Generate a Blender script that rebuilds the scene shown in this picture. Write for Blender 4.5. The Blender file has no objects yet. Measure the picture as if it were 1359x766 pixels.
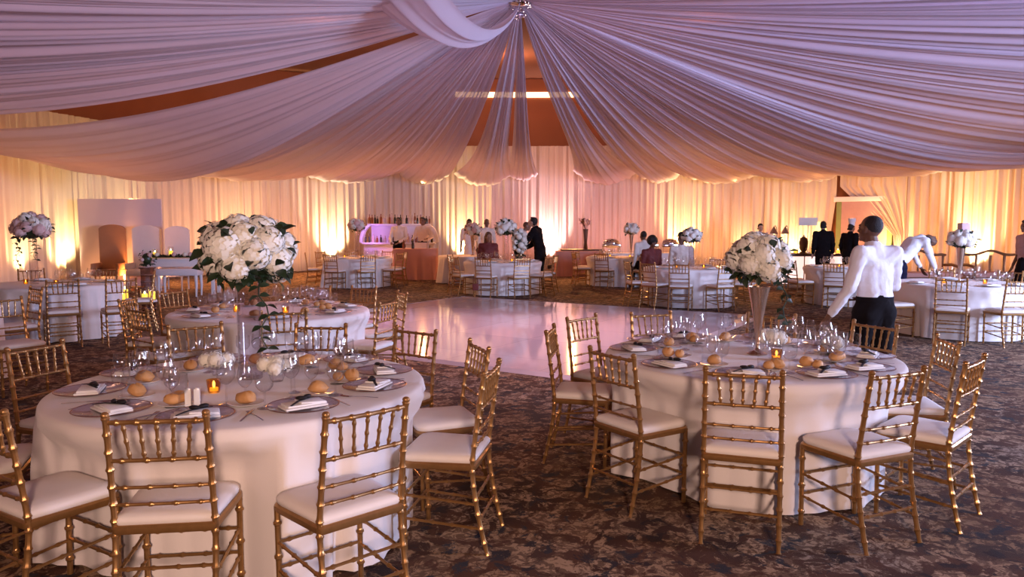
import bpy, bmesh, math, random
from mathutils import Vector as V, Matrix as M, Quaternion
PI = math.pi; R = math.radians; rnd = random.Random(7)
sc = bpy.context.scene; C = sc.collection
FP = 985.0; PITCH = math.atan(83/985); CH = 1.6

# ------------------------------------------------------------------ camera
cd = bpy.data.cameras.new('camera'); cam = bpy.data.objects.new('camera', cd); C.objects.link(cam)
cd.sensor_width = 36; cd.lens = FP/1359*36; cam.location = (0, 0, CH); cam.rotation_euler = (PI/2-PITCH, 0, 0)
cd.clip_end = 200; sc.camera = cam
def ray(px, py):
    dx, dy = (px-679.5)/FP, (383-py)/FP
    return V((dx, math.cos(PITCH)+dy*math.sin(PITCH), -math.sin(PITCH)+dy*math.cos(PITCH)))
def at_h(px, py, h):
    d = ray(px, py); return V((0, 0, CH))+d*((h-CH)/d.z)
def at_y(px, py, Y):
    d = ray(px, py); return V((0, 0, CH))+d*(Y/d.y)

# ------------------------------------------------------------------ materials
def mat(name, col, rough=.6, metal=0, var=.12, vscale=8, bump=0, bscale=40, emit=None, es=0, sheen=0, spec=.5, coat=0):
    m = bpy.data.materials.new(name); m.use_nodes = True; nt = m.node_tree; n = nt.nodes; L = nt.links
    b = n['Principled BSDF']; b.inputs['Roughness'].default_value = rough; b.inputs['Metallic'].default_value = metal
    b.inputs['Specular IOR Level'].default_value = spec
    if sheen: b.inputs['Sheen Weight'].default_value = sheen
    if coat: b.inputs['Coat Weight'].default_value = coat
    tc = n.new('ShaderNodeTexCoord')
    if var:
        no = n.new('ShaderNodeTexNoise'); no.inputs['Scale'].default_value = vscale; no.inputs['Detail'].default_value = 4
        L.new(tc.outputs['Object'], no.inputs['Vector'])
        mx = n.new('ShaderNodeMix'); mx.data_type = 'RGBA'
        mx.inputs[6].default_value = (*[c*(1-var) for c in col], 1); mx.inputs[7].default_value = (*[min(1, c*(1+var)) for c in col], 1)
        L.new(no.outputs['Fac'], mx.inputs[0]); L.new(mx.outputs[2], b.inputs['Base Color'])
    else: b.inputs['Base Color'].default_value = (*col, 1)
    if bump:
        n2 = n.new('ShaderNodeTexNoise'); n2.inputs['Scale'].default_value = bscale; n2.inputs['Detail'].default_value = 5
        L.new(tc.outputs['Object'], n2.inputs['Vector'])
        bp = n.new('ShaderNodeBump'); bp.inputs['Strength'].default_value = bump; bp.inputs['Distance'].default_value = .02
        L.new(n2.outputs['Fac'], bp.inputs['Height']); L.new(bp.outputs['Normal'], b.inputs['Normal'])
    if emit: b.inputs['Emission Color'].default_value = (*emit, 1); b.inputs['Emission Strength'].default_value = es
    return m
def glass_mat(name, tint=(1, 1, 1), base=.05, edge=.6, rough=.02):
    m = bpy.data.materials.new(name); m.use_nodes = True; nt = m.node_tree; n = nt.nodes; L = nt.links; n.clear()
    out = n.new('ShaderNodeOutputMaterial'); t = n.new('ShaderNodeBsdfTransparent'); g = n.new('ShaderNodeBsdfGlossy')
    t.inputs[0].default_value = (*tint, 1); g.inputs['Roughness'].default_value = rough
    lw = n.new('ShaderNodeLayerWeight'); lw.inputs[0].default_value = .5
    p = n.new('ShaderNodeMath'); p.operation = 'POWER'; p.inputs[1].default_value = 2.5
    ml = n.new('ShaderNodeMath'); ml.operation = 'MULTIPLY_ADD'; ml.inputs[1].default_value = edge; ml.inputs[2].default_value = base
    mx = n.new('ShaderNodeMixShader')
    L.new(lw.outputs['Facing'], p.inputs[0]); L.new(p.outputs[0], ml.inputs[0]); L.new(ml.outputs[0], mx.inputs[0])
    L.new(t.outputs[0], mx.inputs[1]); L.new(g.outputs[0], mx.inputs[2]); L.new(mx.outputs[0], out.inputs[0])
    return m
def sheer_mat(name, col, clear=.15, trans=.4, sc_=60):
    m = bpy.data.materials.new(name); m.use_nodes = True; nt = m.node_tree; n = nt.nodes; L = nt.links; n.clear()
    out = n.new('ShaderNodeOutputMaterial'); d = n.new('ShaderNodeBsdfDiffuse'); t = n.new('ShaderNodeBsdfTranslucent'); c = n.new('ShaderNodeBsdfTransparent')
    tc = n.new('ShaderNodeTexCoord'); no = n.new('ShaderNodeTexNoise'); no.inputs['Scale'].default_value = 1.5; no.inputs['Detail'].default_value = 5
    L.new(tc.outputs['Object'], no.inputs['Vector'])
    mx = n.new('ShaderNodeMix'); mx.data_type = 'RGBA'; mx.inputs[6].default_value = (*[c_*.9 for c_ in col], 1); mx.inputs[7].default_value = (*col, 1)
    L.new(no.outputs['Fac'], mx.inputs[0])
    for s in (d, t): L.new(mx.outputs[2], s.inputs[0])
    m1 = n.new('ShaderNodeMixShader'); m1.inputs[0].default_value = trans; m2 = n.new('ShaderNodeMixShader')
    lw = n.new('ShaderNodeLayerWeight'); lw.inputs[0].default_value = .5
    mr = n.new('ShaderNodeMapRange'); mr.inputs[1].default_value = 0; mr.inputs[2].default_value = 1; mr.inputs[3].default_value = clear; mr.inputs[4].default_value = clear*.15
    L.new(lw.outputs['Facing'], mr.inputs[0]); L.new(mr.outputs[0], m2.inputs[0])
    L.new(d.outputs[0], m1.inputs[1]); L.new(t.outputs[0], m1.inputs[2]); L.new(m1.outputs[0], m2.inputs[1]); L.new(c.outputs[0], m2.inputs[2])
    L.new(m2.outputs[0], out.inputs[0]); return m
def carpet_mat():
    m = bpy.data.materials.new('patterned_carpet'); m.use_nodes = True; nt = m.node_tree; n = nt.nodes; L = nt.links
    b = n['Principled BSDF']; b.inputs['Roughness'].default_value = .95; b.inputs['Specular IOR Level'].default_value = .2; b.inputs['Sheen Weight'].default_value = .015; b.inputs['Sheen Roughness'].default_value = .45; b.inputs['Sheen Tint'].default_value = (.8, .75, .75, 1)
    tc = n.new('ShaderNodeTexCoord')
    mp = n.new('ShaderNodeMapping'); mp.inputs['Scale'].default_value = (1, 1, 1); L.new(tc.outputs['Object'], mp.inputs[0])
    def noise(s, d, dist=0):
        x = n.new('ShaderNodeTexNoise'); x.inputs['Scale'].default_value = s; x.inputs['Detail'].default_value = d; x.inputs['Distortion'].default_value = dist
        L.new(mp.outputs[0], x.inputs['Vector']); return x
    def ramp(src, stops):
        r = n.new('ShaderNodeValToRGB'); e = r.color_ramp.elements
        while len(e) < len(stops): e.new(.5)
        for k, (p, c) in enumerate(stops): e[k].position = p; e[k].color = (*c, 1)
        L.new(src, r.inputs[0]); return r
    def mix(f, a, c):
        x = n.new('ShaderNodeMix'); x.data_type = 'RGBA'; L.new(f, x.inputs[0]); L.new(a, x.inputs[6]); L.new(c, x.inputs[7]); return x
    def mask(src, lo, hi): return ramp(src, [(lo, (0, 0, 0)), (hi, (1, 1, 1))])
    def rough_noise(s, ro, dist): 
        x = noise(s, 7, dist); x.inputs['Roughness'].default_value = ro; return x
    base = ramp(noise(1.3, 4, .6).outputs['Fac'], [(.36, (.036, .015, .009)), (.52, (.088, .036, .018)), (.66, (.052, .032, .024))])
    tan = ramp(noise(.9, 3).outputs['Fac'], [(.35, (.27, .16, .085)), (.55, (.42, .28, .17)), (.72, (.30, .24, .19))])
    m1 = mask(rough_noise(7.0, .70, .8).outputs['Fac'], .475, .52)
    m2 = mask(rough_noise(17, .6, 1.5).outputs['Fac'], .48, .54)
    m3 = mask(rough_noise(6, .66, .5).outputs['Fac'], .56, .60)
    mu = n.new('ShaderNodeMix'); mu.data_type = 'RGBA'; mu.blend_type = 'MULTIPLY'; mu.inputs[0].default_value = .75
    L.new(m1.outputs[0], mu.inputs[6]); L.new(m2.outputs[0], mu.inputs[7])
    a1 = mix(mu.outputs[2], base.outputs[0], tan.outputs[0])
    dk = ramp(noise(2, 2).outputs['Fac'], [(.4, (.026, .014, .012)), (.6, (.032, .034, .042))])
    fin = mix(m3.outputs[0], a1.outputs[2], dk.outputs[0]); L.new(fin.outputs[2], b.inputs['Base Color'])
    bp = n.new('ShaderNodeBump'); bp.inputs['Strength'].default_value = .5; bp.inputs['Distance'].default_value = .01
    L.new(noise(180, 2).outputs['Fac'], bp.inputs['Height']); L.new(bp.outputs[0], b.inputs['Normal'])
    return m
def dance_mat():
    m = mat('glossy_white_panels', (.62, .56, .60), rough=.07, var=0, spec=.6); nt = m.node_tree; n = nt.nodes; L = nt.links; b = n['Principled BSDF']
    tc = n.new('ShaderNodeTexCoord'); br = n.new('ShaderNodeTexBrick'); br.offset = 0; br.inputs['Scale'].default_value = 1
    br.inputs['Brick Width'].default_value = 1.3; br.inputs['Row Height'].default_value = 1.3; br.inputs['Mortar Size'].default_value = .006
    br.inputs['Color1'].default_value = (.66, .58, .62, 1); br.inputs['Color2'].default_value = (.55, .49, .54, 1); br.inputs['Mortar'].default_value = (.42, .38, .42, 1)
    L.new(tc.outputs['Object'], br.inputs['Vector']); L.new(br.outputs['Color'], b.inputs['Base Color'])
    return m
GOLD = mat('gold_paint', (.40, .215, .08), rough=.33, metal=.7, var=.25, vscale=30)
CUSH = mat('ivory_cushion_fabric', (.80, .73, .68), rough=.85, var=.05, bump=.15, bscale=300)
CLOTH = mat('ivory_tablecloth_fabric', (.80, .73, .70), rough=.8, var=.04, vscale=3, bump=.12, bscale=400, sheen=.2)
NAPK = mat('white_napkin_linen', (.85, .82, .80), rough=.85, var=.04)
BLACK = mat('black_satin', (.012, .010, .011), rough=.5)
PORC = mat('white_porcelain', (.82, .79, .76), rough=.2, var=.03)
RIM = mat('copper_rim', (.40, .17, .10), rough=.3, metal=.8)
STEEL = mat('polished_steel', (.55, .52, .52), rough=.18, metal=1, var=.08)
CHROME = mat('polished_chrome', (.75, .73, .72), rough=.08, metal=1, var=.03)
GLASS = glass_mat('clear_glass', base=.09, edge=.95)
CHARG = glass_mat('clear_charger_glass', tint=(.93, .90, .92), base=.10, edge=.45, rough=.05)
CYL = glass_mat('vase_glass', tint=(.96, .94, .95), base=.05, edge=.7)
BREAD = mat('baked_bread_crust', (.60, .31, .115), rough=.6, var=.4, vscale=14, bump=.3, bscale=30)
PETAL = mat('white_petals', (.86, .83, .74), rough=.7, var=.08, vscale=25)
PINKP = mat('blush_petals', (.75, .52, .50), rough=.7, var=.12, vscale=25)
LEAF = mat('dark_green_leaves', (.018, .035, .014), rough=.45, var=.5, vscale=20)
CANDLE = mat('yellow_candle_glow', (.8, .5, .05), rough=.5, emit=(1, .62, .06), es=1.6)
FLAME = mat('candle_flame', (1, .7, .3), emit=(1, .75, .35), es=14)
VOTIVE = glass_mat('amber_votive_glass', tint=(.95, .66, .25), base=.12, edge=.6)
VASE = mat('champagne_metal', (.62, .45, .33), rough=.2, metal=.9, var=.1)
WOODB = mat('dark_brown_wood', (.10, .045, .025), rough=.45, var=.3, vscale=10)
RATTAN = mat('brown_wood', (.26, .12, .05), rough=.5, var=.3, vscale=12)
WHITEP = mat('white_paint', (.80, .78, .80), rough=.45, var=.03)
LEATH = mat('white_upholstery', (.78, .74, .76), rough=.5, var=.04)
PANELM = mat('backdrop_panel_paint', (.72, .62, .68), rough=.35, var=.05, vscale=1)
SHIRT = mat('white_shirt_cotton', (.80, .79, .84), rough=.85, var=.05, bump=.5, bscale=14)
SHIRTP = mat('off_white_shirt', (.74, .68, .62), rough=.85, var=.05, bump=.4, bscale=14)
SUIT = mat('black_suit_wool', (.010, .008, .009), rough=.9, var=.3, spec=.08)
NAVY = mat('navy_trouser_wool', (.012, .012, .030), rough=.9, var=.3, spec=.1)
GREYJ = mat('light_grey_jacket', (.45, .40, .37), rough=.85, var=.1)
REDB = mat('dark_red_fabric', (.13, .018, .016), rough=.7)
SKIN_D = mat('dark_brown_skin', (.14, .065, .038), rough=.5, var=.12)
SKIN_M = mat('brown_skin', (.26, .13, .08), rough=.5, var=.1)
SKIN_L = mat('light_skin', (.52, .31, .22), rough=.5, var=.1)
HAIR = mat('black_hair', (.010, .007, .006), rough=.6, bump=.6, bscale=120)
HAIRB = mat('brown_hair', (.10, .04, .02), rough=.6, bump=.6, bscale=120)
EYE = mat('eye_dark', (.02, .015, .012), rough=.2)
CARPET = carpet_mat(); DANCE = dance_mat()
DRAPE = sheer_mat('sheer_wall_drape', (.80, .70, .60), clear=.06, trans=.25)
CANOPY = sheer_mat('sheer_ceiling_voile', (.78, .72, .80), clear=.20, trans=.42)
TERRA = mat('terracotta_plaster', (.34, .13, .06), rough=.9, var=.15, vscale=.8)
CEILM = mat('brown_ceiling_paint', (.20, .085, .05), rough=.9, var=.15, vscale=.6)
COVE = mat('lit_cove', (1, .7, .45), emit=(1, .62, .36), es=3.0)
LENS = mat('amber_lamp_lens', (1, .7, .3), emit=(1, .75, .4), es=12)
GREENP = mat('green_painted_wood', (.20, .27, .10), rough=.6, var=.1)
BOTTLES = [mat('amber_bottle_glass', (.24, .07, .02), rough=.12, var=.3), mat('dark_bottle_glass', (.03, .025, .015), rough=.12), mat('clear_spirit_bottle', (.55, .42, .34), rough=.12, var=.2)]
TERCL = mat('rust_red_cloth', (.62, .30, .24), rough=.85, var=.06)
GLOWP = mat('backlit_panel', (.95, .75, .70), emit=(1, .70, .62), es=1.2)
LAMPG = mat('lamp_bulb_glow', (1, .8, .4), emit=(1, .78, .32), es=6)
CRYST = mat('crystal_beads', (.55, .5, .6), rough=.08, metal=.8, var=.4, vscale=60)
PAPER = mat('white_card', (.80, .74, .66), rough=.8, var=.03)

# ------------------------------------------------------------------ mesh helpers
class MB:
    def __init__(s): s.v = []; s.f = []; s.mi = []; s.m = 0
    def add(s, vs, fs, T=None):
        o = len(s.v); s.v += [tuple(T @ V(p)) if T else tuple(p) for p in vs]
        for f in fs: s.f.append([i+o for i in f]); s.mi.append(s.m)
        return s
    def box(s, c, d, T=None, bev=0):
        x, y, z = c; a, b, h = d[0]/2, d[1]/2, d[2]/2
        if not bev:
            vs = [(x+i*a, y+j*b, z+k*h) for k in (-1, 1) for j in (-1, 1) for i in (-1, 1)]
            return s.add(vs, [(0, 2, 3, 1), (4, 5, 7, 6), (0, 1, 5, 4), (2, 6, 7, 3), (0, 4, 6, 2), (1, 3, 7, 5)], T)
        bm = bmesh.new(); bmesh.ops.create_cube(bm, size=1, matrix=M.Translation(c) @ M.Diagonal((d[0], d[1], d[2], 1)))
        bmesh.ops.bevel(bm, geom=bm.edges[:], offset=bev, segments=2, affect='EDGES', profile=.6)
        bm.verts.index_update(); vs = [v.co.copy() for v in bm.verts]; fs = [[v.index for v in f.verts] for f in bm.faces]; bm.free()
        return s.add(vs, fs, T)
    def tube(s, path, rad, seg=8, T=None, cap=True, up=None, flat=1):
        P = [V(p) for p in path]; n = len(P)
        rr = rad if isinstance(rad, (list, tuple)) else [rad]*n
        vs = []; fs = []; N = None
        for i in range(n):
            t = (P[min(i+1, n-1)]-P[max(i-1, 0)]).normalized()
            if N is None:
                a = V((0, 0, 1)) if abs(t.z) < .9 else V((1, 0, 0))
                N = (a-t*a.dot(t)).normalized()
            else:
                N = N-t*N.dot(t)
                N = N.normalized() if N.length > 1e-6 else V((1, 0, 0))
            B = t.cross(N)
            for k in range(seg):
                a = 2*PI*k/seg; vs.append(P[i]+(N*math.cos(a)*flat+B*math.sin(a))*rr[i])
        for i in range(n-1):
            for k in range(seg):
                k2 = (k+1) % seg; fs.append((i*seg+k, i*seg+k2, (i+1)*seg+k2, (i+1)*seg+k))
        if cap: fs.append(list(range(seg))[::-1]); fs.append([(n-1)*seg+k for k in range(seg)])
        return s.add(vs, fs, T)
    def lathe(s, prof, seg=20, c=(0, 0, 0), T=None, caps=True):
        vs = []; fs = []; n = len(prof)
        for r, z in prof:
            for k in range(seg):
                a = 2*PI*k/seg; vs.append((c[0]+r*math.cos(a), c[1]+r*math.sin(a), c[2]+z))
        for i in range(n-1):
            for k in range(seg):
                k2 = (k+1) % seg; fs.append((i*seg+k, i*seg+k2, (i+1)*seg+k2, (i+1)*seg+k))
        if caps and prof[0][0] > 1e-5: fs.append(list(range(seg))[::-1])
        if caps and prof[-1][0] > 1e-5: fs.append([(n-1)*seg+k for k in range(seg)])
        return s.add(vs, fs, T)
    def ell(s, c, r, seg=12, rings=8, T=None, jit=0, rg=None):
        r = (r, r, r) if not hasattr(r, '__len__') else r
        vs = [(c[0], c[1], c[2]-r[2])]; fs = []
        for i in range(1, rings):
            ph = -PI/2+PI*i/rings
            for k in range(seg):
                a = 2*PI*k/seg; j = 1+(rg.uniform(-jit, jit) if jit else 0)
                vs.append((c[0]+r[0]*j*math.cos(ph)*math.cos(a), c[1]+r[1]*j*math.cos(ph)*math.sin(a), c[2]+r[2]*j*math.sin(ph)))
        vs.append((c[0], c[1], c[2]+r[2])); e = len(vs)-1
        for k in range(seg):
            k2 = (k+1) % seg; fs.append((0, 1+k2, 1+k)); fs.append((e, e-seg+k, e-seg+k2))
            for i in range(rings-2):
                a = 1+i*seg; fs.append((a+k, a+k2, a+seg+k2, a+seg+k))
        return s.add(vs, fs, T)
    def cap(s, a, b, ra, rb, seg=10):          # tapered capsule
        a, b = V(a), V(b); d = b-a; L = d.length
        if L < 1e-6: return s.ell(a, ra)
        t = d/L; pts = []; rr = []
        for k in range(4): q = PI/2*k/4; pts.append(a-t*ra*math.cos(q)); rr.append(max(ra*math.sin(q), .001))
        pts.append(a); rr.append(ra); pts.append(b); rr.append(rb)
        for k in range(1, 5): q = PI/2*k/4; pts.append(b+t*rb*math.sin(q)); rr.append(max(rb*math.cos(q), .001))
        return s.tube(pts, rr, seg)
    def grid(s, fn, nu, nv, closed_u=False):
        vs = [fn(i/nu, j/nv) for j in range(nv+1) for i in range(nu if closed_u else nu+1)]; w = nu if closed_u else nu+1; fs = []
        for j in range(nv):
            for i in range(nu): i2 = (i+1) % w; fs.append((j*w+i, j*w+i2, (j+1)*w+i2, (j+1)*w+i))
        return s.add(vs, fs)
    def build(s, name, mt, parent=None, smooth=True, coll=None, loc=None, rz=0, ang=40):
        me = bpy.data.meshes.new(name); me.from_pydata(s.v, [], s.f); me.validate(); me.update()
        for x in (mt if isinstance(mt, (list, tuple)) else [mt]): me.materials.append(x)
        if max(s.mi or [0]) and len(me.polygons) == len(s.mi): me.polygons.foreach_set('material_index', s.mi)
        if smooth:
            me.polygons.foreach_set('use_smooth', [True]*len(me.polygons))
            if hasattr(me, 'set_sharp_from_angle'): me.set_sharp_from_angle(angle=R(ang))
        o = bpy.data.objects.new(name, me); (coll or C).objects.link(o)
        if parent: o.parent = parent
        if loc is not None: o.location = loc
        o.rotation_euler.z = rz
        return o
def remesh(mb, vox, smooth=4, fac=.5):
    me = bpy.data.meshes.new('tmp'); me.from_pydata(mb.v, [], mb.f); o = bpy.data.objects.new('tmp', me); C.objects.link(o)
    r = o.modifiers.new('r', 'REMESH'); r.mode = 'VOXEL'; r.voxel_size = vox
    if smooth: q = o.modifiers.new('s', 'SMOOTH'); q.iterations = smooth; q.factor = fac
    bpy.context.view_layer.update()
    dg = bpy.context.evaluated_depsgraph_get(); nm = bpy.data.meshes.new_from_object(o.evaluated_get(dg))
    bpy.data.objects.remove(o); bpy.data.meshes.remove(me)
    nm.polygons.foreach_set('use_smooth', [True]*len(nm.polygons)); return nm
def mesh_obj(name, me, mt, parent=None):
    me.name = name; me.materials.clear(); me.materials.append(mt); o = bpy.data.objects.new(name, me); C.objects.link(o)
    if parent: o.parent = parent
    return o
def tag(o, label=None, cat=None, group=None, kind=None):
    if label: o['label'] = label
    if cat: o['category'] = cat
    if group: o['group'] = group
    if kind: o['kind'] = kind
    return o
def empty(name, loc=(0, 0, 0), rz=0, coll=None):
    o = bpy.data.objects.new(name, None); (coll or C).objects.link(o); o.location = loc; o.rotation_euler.z = rz; o.empty_display_size = .1; return o
PROTO = bpy.data.collections.new('prototypes')       # never linked to the scene; emptied at the end
def dup(root, loc, rz=0, label=None, cat=None, group=None, scale=None, rot=None):
    kids = {}
    for o in PROTO.objects:
        if o.parent: kids.setdefault(o.parent.name, []).append(o)
    def rec(o, par):
        c = o.copy(); C.objects.link(c); c.parent = par
        for ch in kids.get(o.name, []): rec(ch, c)
        return c
    c = rec(root, None); c.location = loc; c.rotation_euler = rot if rot else (0, 0, rz)
    if scale: c.scale = (scale,)*3 if not hasattr(scale, '__len__') else scale
    tag(c, label, cat, group); return c
def struct(o): o['kind'] = 'structure'; return o

# ------------------------------------------------------------------ room shell
fl = MB().add([(-22, -6, 0), (22, -6, 0), (22, 34, 0), (-22, 34, 0)], [(0, 1, 2, 3)]).build('floor', CARPET, smooth=False); struct(fl)
WP = [V(p) for p in [(-6, -9), (-9.5, -4), (-11.2, 1), (-12, 7), (-12.4, 12), (-12.3, 17), (-11.2, 21.5), (-9.8, 24.3), (-7, 26.5), (-2, 27.4), (3, 27.4), (7.5, 26.6), (11.5, 24.4), (14, 20.5), (14.8, 15), (14.4, 8), (13.4, 2), (12, -4), (8, -9)]]
def crom(P, per=24):
    out = []
    for i in range(len(P)-1):
        a, b, c, d = P[max(i-1, 0)], P[i], P[i+1], P[min(i+2, len(P)-1)]
        for k in range(per):
            t = k/per; out.append(.5*((2*b)+(c-a)*t+(2*a-5*b+4*c-d)*t*t+(3*b-a-3*c+d)*t**3))
    return out+[P[-1]]
WC = crom(WP); WS = [0]
for i in range(1, len(WC)): WS.append(WS[-1]+(WC[i]-WC[i-1]).length)
def wall_pt(s, off=0):
    s = max(0, min(WS[-1]-1e-6, s)); lo, hi = 0, len(WS)-1
    while hi-lo > 1:
        m_ = (lo+hi)//2
        if WS[m_] <= s: lo = m_
        else: hi = m_
    t = (s-WS[lo])/(WS[hi]-WS[lo]); p = WC[lo].lerp(WC[hi], t); d = (WC[hi]-WC[lo]).normalized()
    return V((p.x+d.y*off, p.y-d.x*off, 0))          # off > 0: into the room
def s_at_px(px):
    best = None
    for i in range(900):
        s = WS[-1]*i/900; p = wall_pt(s)
        if p.y < 6: continue
        e = abs(679.5+FP*p.x/p.y-px)
        if best is None or e < best[0]: best = (e, s)
    return best[1]
# walls behind the drapes, three pieces along the curved line
S0, S1, S2, S3 = s_at_px(-160), s_at_px(330), s_at_px(1080), s_at_px(1520)
def wall_piece(name, a, b):
    n = 30; mb = MB()
    mb.grid(lambda u, v: (*wall_pt(a+(b-a)*u, -.45)[:2], v*7.0), n, 1)
    mb.grid(lambda u, v: (*wall_pt(a+(b-a)*(1-u), -.65)[:2], v*7.0), n, 1)
    struct(mb.build(name, TERRA))
wall_piece('wall_left', S0, S1); wall_piece('wall_far', S1, S2); wall_piece('wall_right', S2, S3)
struct(MB().box((0, 14, 7.08), (44, 44, .16)).build('ceiling', CEILM, smooth=False))
# lit cove strip under the far ceiling
a, b = s_at_px(604), s_at_px(768)
cv = MB(); hs = at_y(690, 124, 27.6).z
cv.grid(lambda u, v: (*(wall_pt(a+(b-a)*u, -.40)[:2]), hs-.1+v*.2), 20, 1)
struct(cv.build('trim_1', COVE))

# sheer wall drapes, panel by panel
def pleat(s, seed):
    return .045*math.sin(s*24+seed)+.03*math.sin(s*41+seed*2.3)+.03*math.sin(s*9.7+seed*.7)
def drape(s0, s1, seed, label, z1=4.5, edge=None):
    W_ = s1-s0; n = max(20, int(W_/.03))
    def fn(u, v):
        z = z1*v; uu = u
        if edge: uu = edge(u, z)
        s = s0+W_*uu
        p = wall_pt(s, pleat(s0+W_*u, seed)*(.6+.4*(1-v))*(1 if not edge else .7)+.05)
        return (p.x, p.y, z+.01)
    o = MB().grid(fn, n, 14).build('wall_curtain', DRAPE, ang=180)
    return tag(o, label, 'curtain', 'sheer curtains lining the walls')
marks = [(-150, 'beyond the cropped side chairs, outermost of the run'), (-20, 'behind the tall-stand flowers by the picture edge'), (60, 'between the tall-stand flowers and the pink panel'), (105, 'directly behind the pink backdrop panel'),
         (215, 'behind the candlelit sweetheart table'), (290, 'behind the big hydrangea ball'), (345, 'just beyond the hydrangea ball'), (395, 'behind two side-on gold chairs near the bar'), (440, 'with the bright glow by the bar flowers'),
         (485, 'behind the start of the bottle shelf'), (520, 'behind the two bartenders'), (575, 'at the end of the bottle shelf'), (600, 'with a tall yellow glow beside the couple'), (640, 'behind the couple near the cascading flowers'),
         (690, 'behind the man in the dark suit'), (728, 'with the pink white glow beside the dark suit'), (770, 'behind the dried flower vase'), (815, 'just beyond the dried flower vase'), (850, 'behind the afro-haired guest'),
         (893, 'with the yellow glow by the capped guest'), (930, 'behind the white rose ball'), (970, 'behind the trumpet vase bouquet'), (1015, 'behind the head peeping over the bouquet'), (1052, 'beside the buffet lamps'), (1060, ''), (1108, ''), (1200, 'behind the bending waiter'),
         (1255, 'behind the boxed flower ball'), (1300, 'with the strong glow behind the settees'), (1345, 'behind the settees, by the picture edge'), (1420, 'out past the settees'), (1500, '')]
for i in range(len(marks)-1):
    p0, p1, lb = marks[i][0], marks[i+1][0], marks[i][1]
    if not lb: continue
    drape(s_at_px(p0), s_at_px(p1)+.04, i*1.7, 'pleated sheer wall curtain '+lb)
# parted curtains round the service doorway
sa, sb = s_at_px(1058), s_at_px(1108)
drape(sa, sb, 3.1, 'narrow pale curtain hanging beside the green doorway', edge=lambda u, z: u*(1-.25*max(0, 1-z/2.6)))
sa2, sb2 = s_at_px(1110), s_at_px(1202)
drape(sa2, sb2, 5.2, 'curtain drawn back in a diagonal sweep beside the green doorway', edge=lambda u, z: (lambda e: e+(1-e)*u)(0.0 if z > 2.75 else min(.84, .84*((2.75-z)/1.5)**.8)))
dr = empty('door_1', wall_pt(s_at_px(1118), -.05)); struct(dr)
dv = (wall_pt(s_at_px(1122))-wall_pt(s_at_px(1112))).normalized(); dr.rotation_euler.z = math.atan2(dv.y, dv.x)
for n_, x, w in (('door_jamb', -.10, .16), ('door_jamb', 1.45, .16)):
    MB().box((x, -.1, 1.2), (w, .16, 2.4), bev=.01).build(n_, GREENP, dr)
MB().box((.68, -.1, 2.48), (1.9, .2, .16), bev=.01).build('door_head', WHITEP, dr)
MB().box((.68, -.16, 1.2), (1.4, .05, 2.4), bev=.01).build('door_panel', mat('mauve_door_paint', (.45, .30, .30), rough=.6), dr)

# ------------------------------------------------------------------ canopy
HUB = at_y(690, 3, 12.1); HZ = HUB.z
def swag(A, B, label, drop=.0, scal=.25, g=.0, seed=0, za=3.5, p=2.1, npl=7, r0=.16, nu=90, nv=48, z2=None):
    A, B = V(A), V(B); rg = random.Random(seed); ph = [rg.uniform(0, 6.28) for _ in range(6)]
    zb = za if z2 is None else z2
    d0, d1 = drop if isinstance(drop, tuple) else (drop, drop)
    def fn(u, v):
        t = v; mid = A.lerp(B, .5); w = 1-g*math.sin(PI*min(1, t**.8))
        uu = .5+(u-.5)*w; W_ = A.lerp(B, uu); dirv = (V((W_.x, W_.y, 0))-V((HUB.x, HUB.y, 0))); L_ = dirv.length; dirv /= L_
        side = V((-dirv.y, dirv.x, 0)); zend = za+(zb-za)*u
        x = HUB.x+dirv.x*(r0+(L_-r0)*t); y = HUB.y+dirv.y*(r0+(L_-r0)*t)
        z = zend+(HZ-zend)*(1-t)**p - (d0+(d1-d0)*u)*math.sin(PI*t**1.3) - scal*4*u*(1-u)*(.15*t+.85*t**2.5)
        A_ = (.018+.115*t*(1.25-t))
        q = math.sin(2*PI*npl*u+ph[0])*.5+math.sin(2*PI*npl*1.7*u+ph[1]+t*1.5)*.35+math.sin(2*PI*npl*3.1*u+ph[2]-t)*.22+math.sin(2*PI*npl*.45*u+ph[3]+t*2)*.5
        z += A_*q*.8; sd = A_*.35*math.cos(2*PI*npl*u+ph[4])
        return (x+side.x*sd, y+side.y*sd, z)
    o = MB().grid(fn, nu, nv).build('ceiling_drape', CANOPY, ang=180)
    return tag(o, label, 'drape', 'sheer swags of the ceiling canopy')
def att(px): return wall_pt(s_at_px(px), .18)
sw = 'sheer ceiling swag '
swag(att(390), att(528), sw+'ending over the bright glow beside the bar', seed=1, scal=.38, drop=.1, npl=9)
swag(att(528), att(600), sw+'ending over the two bartenders', seed=2, scal=.40, g=.12, npl=6)
swag(att(603), att(680), sw+'ending over the couple by the cascading flowers', seed=3, scal=.45, g=.34, npl=6)
swag(att(672), att(716), sw+'falling straight down over the man in the dark suit', seed=4, scal=.25, g=.25, npl=5)
swag(att(758), att(846), sw+'ending over the dried flower vase', seed=5, scal=.50, g=.38, npl=6, za=3.6)
swag(att(842), att(906), sw+'ending over the afro-haired guest', seed=6, scal=.35, g=.1, npl=6)
swag(att(900), att(1012), sw+'ending over the white rose ball', seed=7, scal=.42, npl=8, drop=.1)
swag(att(1008), att(1140), sw+'ending over the buffet lamps', seed=8, scal=.42, npl=9, drop=.25)
swag(att(1135), att(1300), sw+'ending over the bending waiter', seed=9, scal=.35, npl=9, drop=.45)
swag(att(1295), wall_pt(s_at_px(1359)+3, .18), sw+'ending over the settees', seed=10, scal=.3, npl=9, drop=.55)
swag(att(215), att(395), sw+'ending over the hydrangea ball', seed=11, scal=.40, npl=9, drop=.42)
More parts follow.
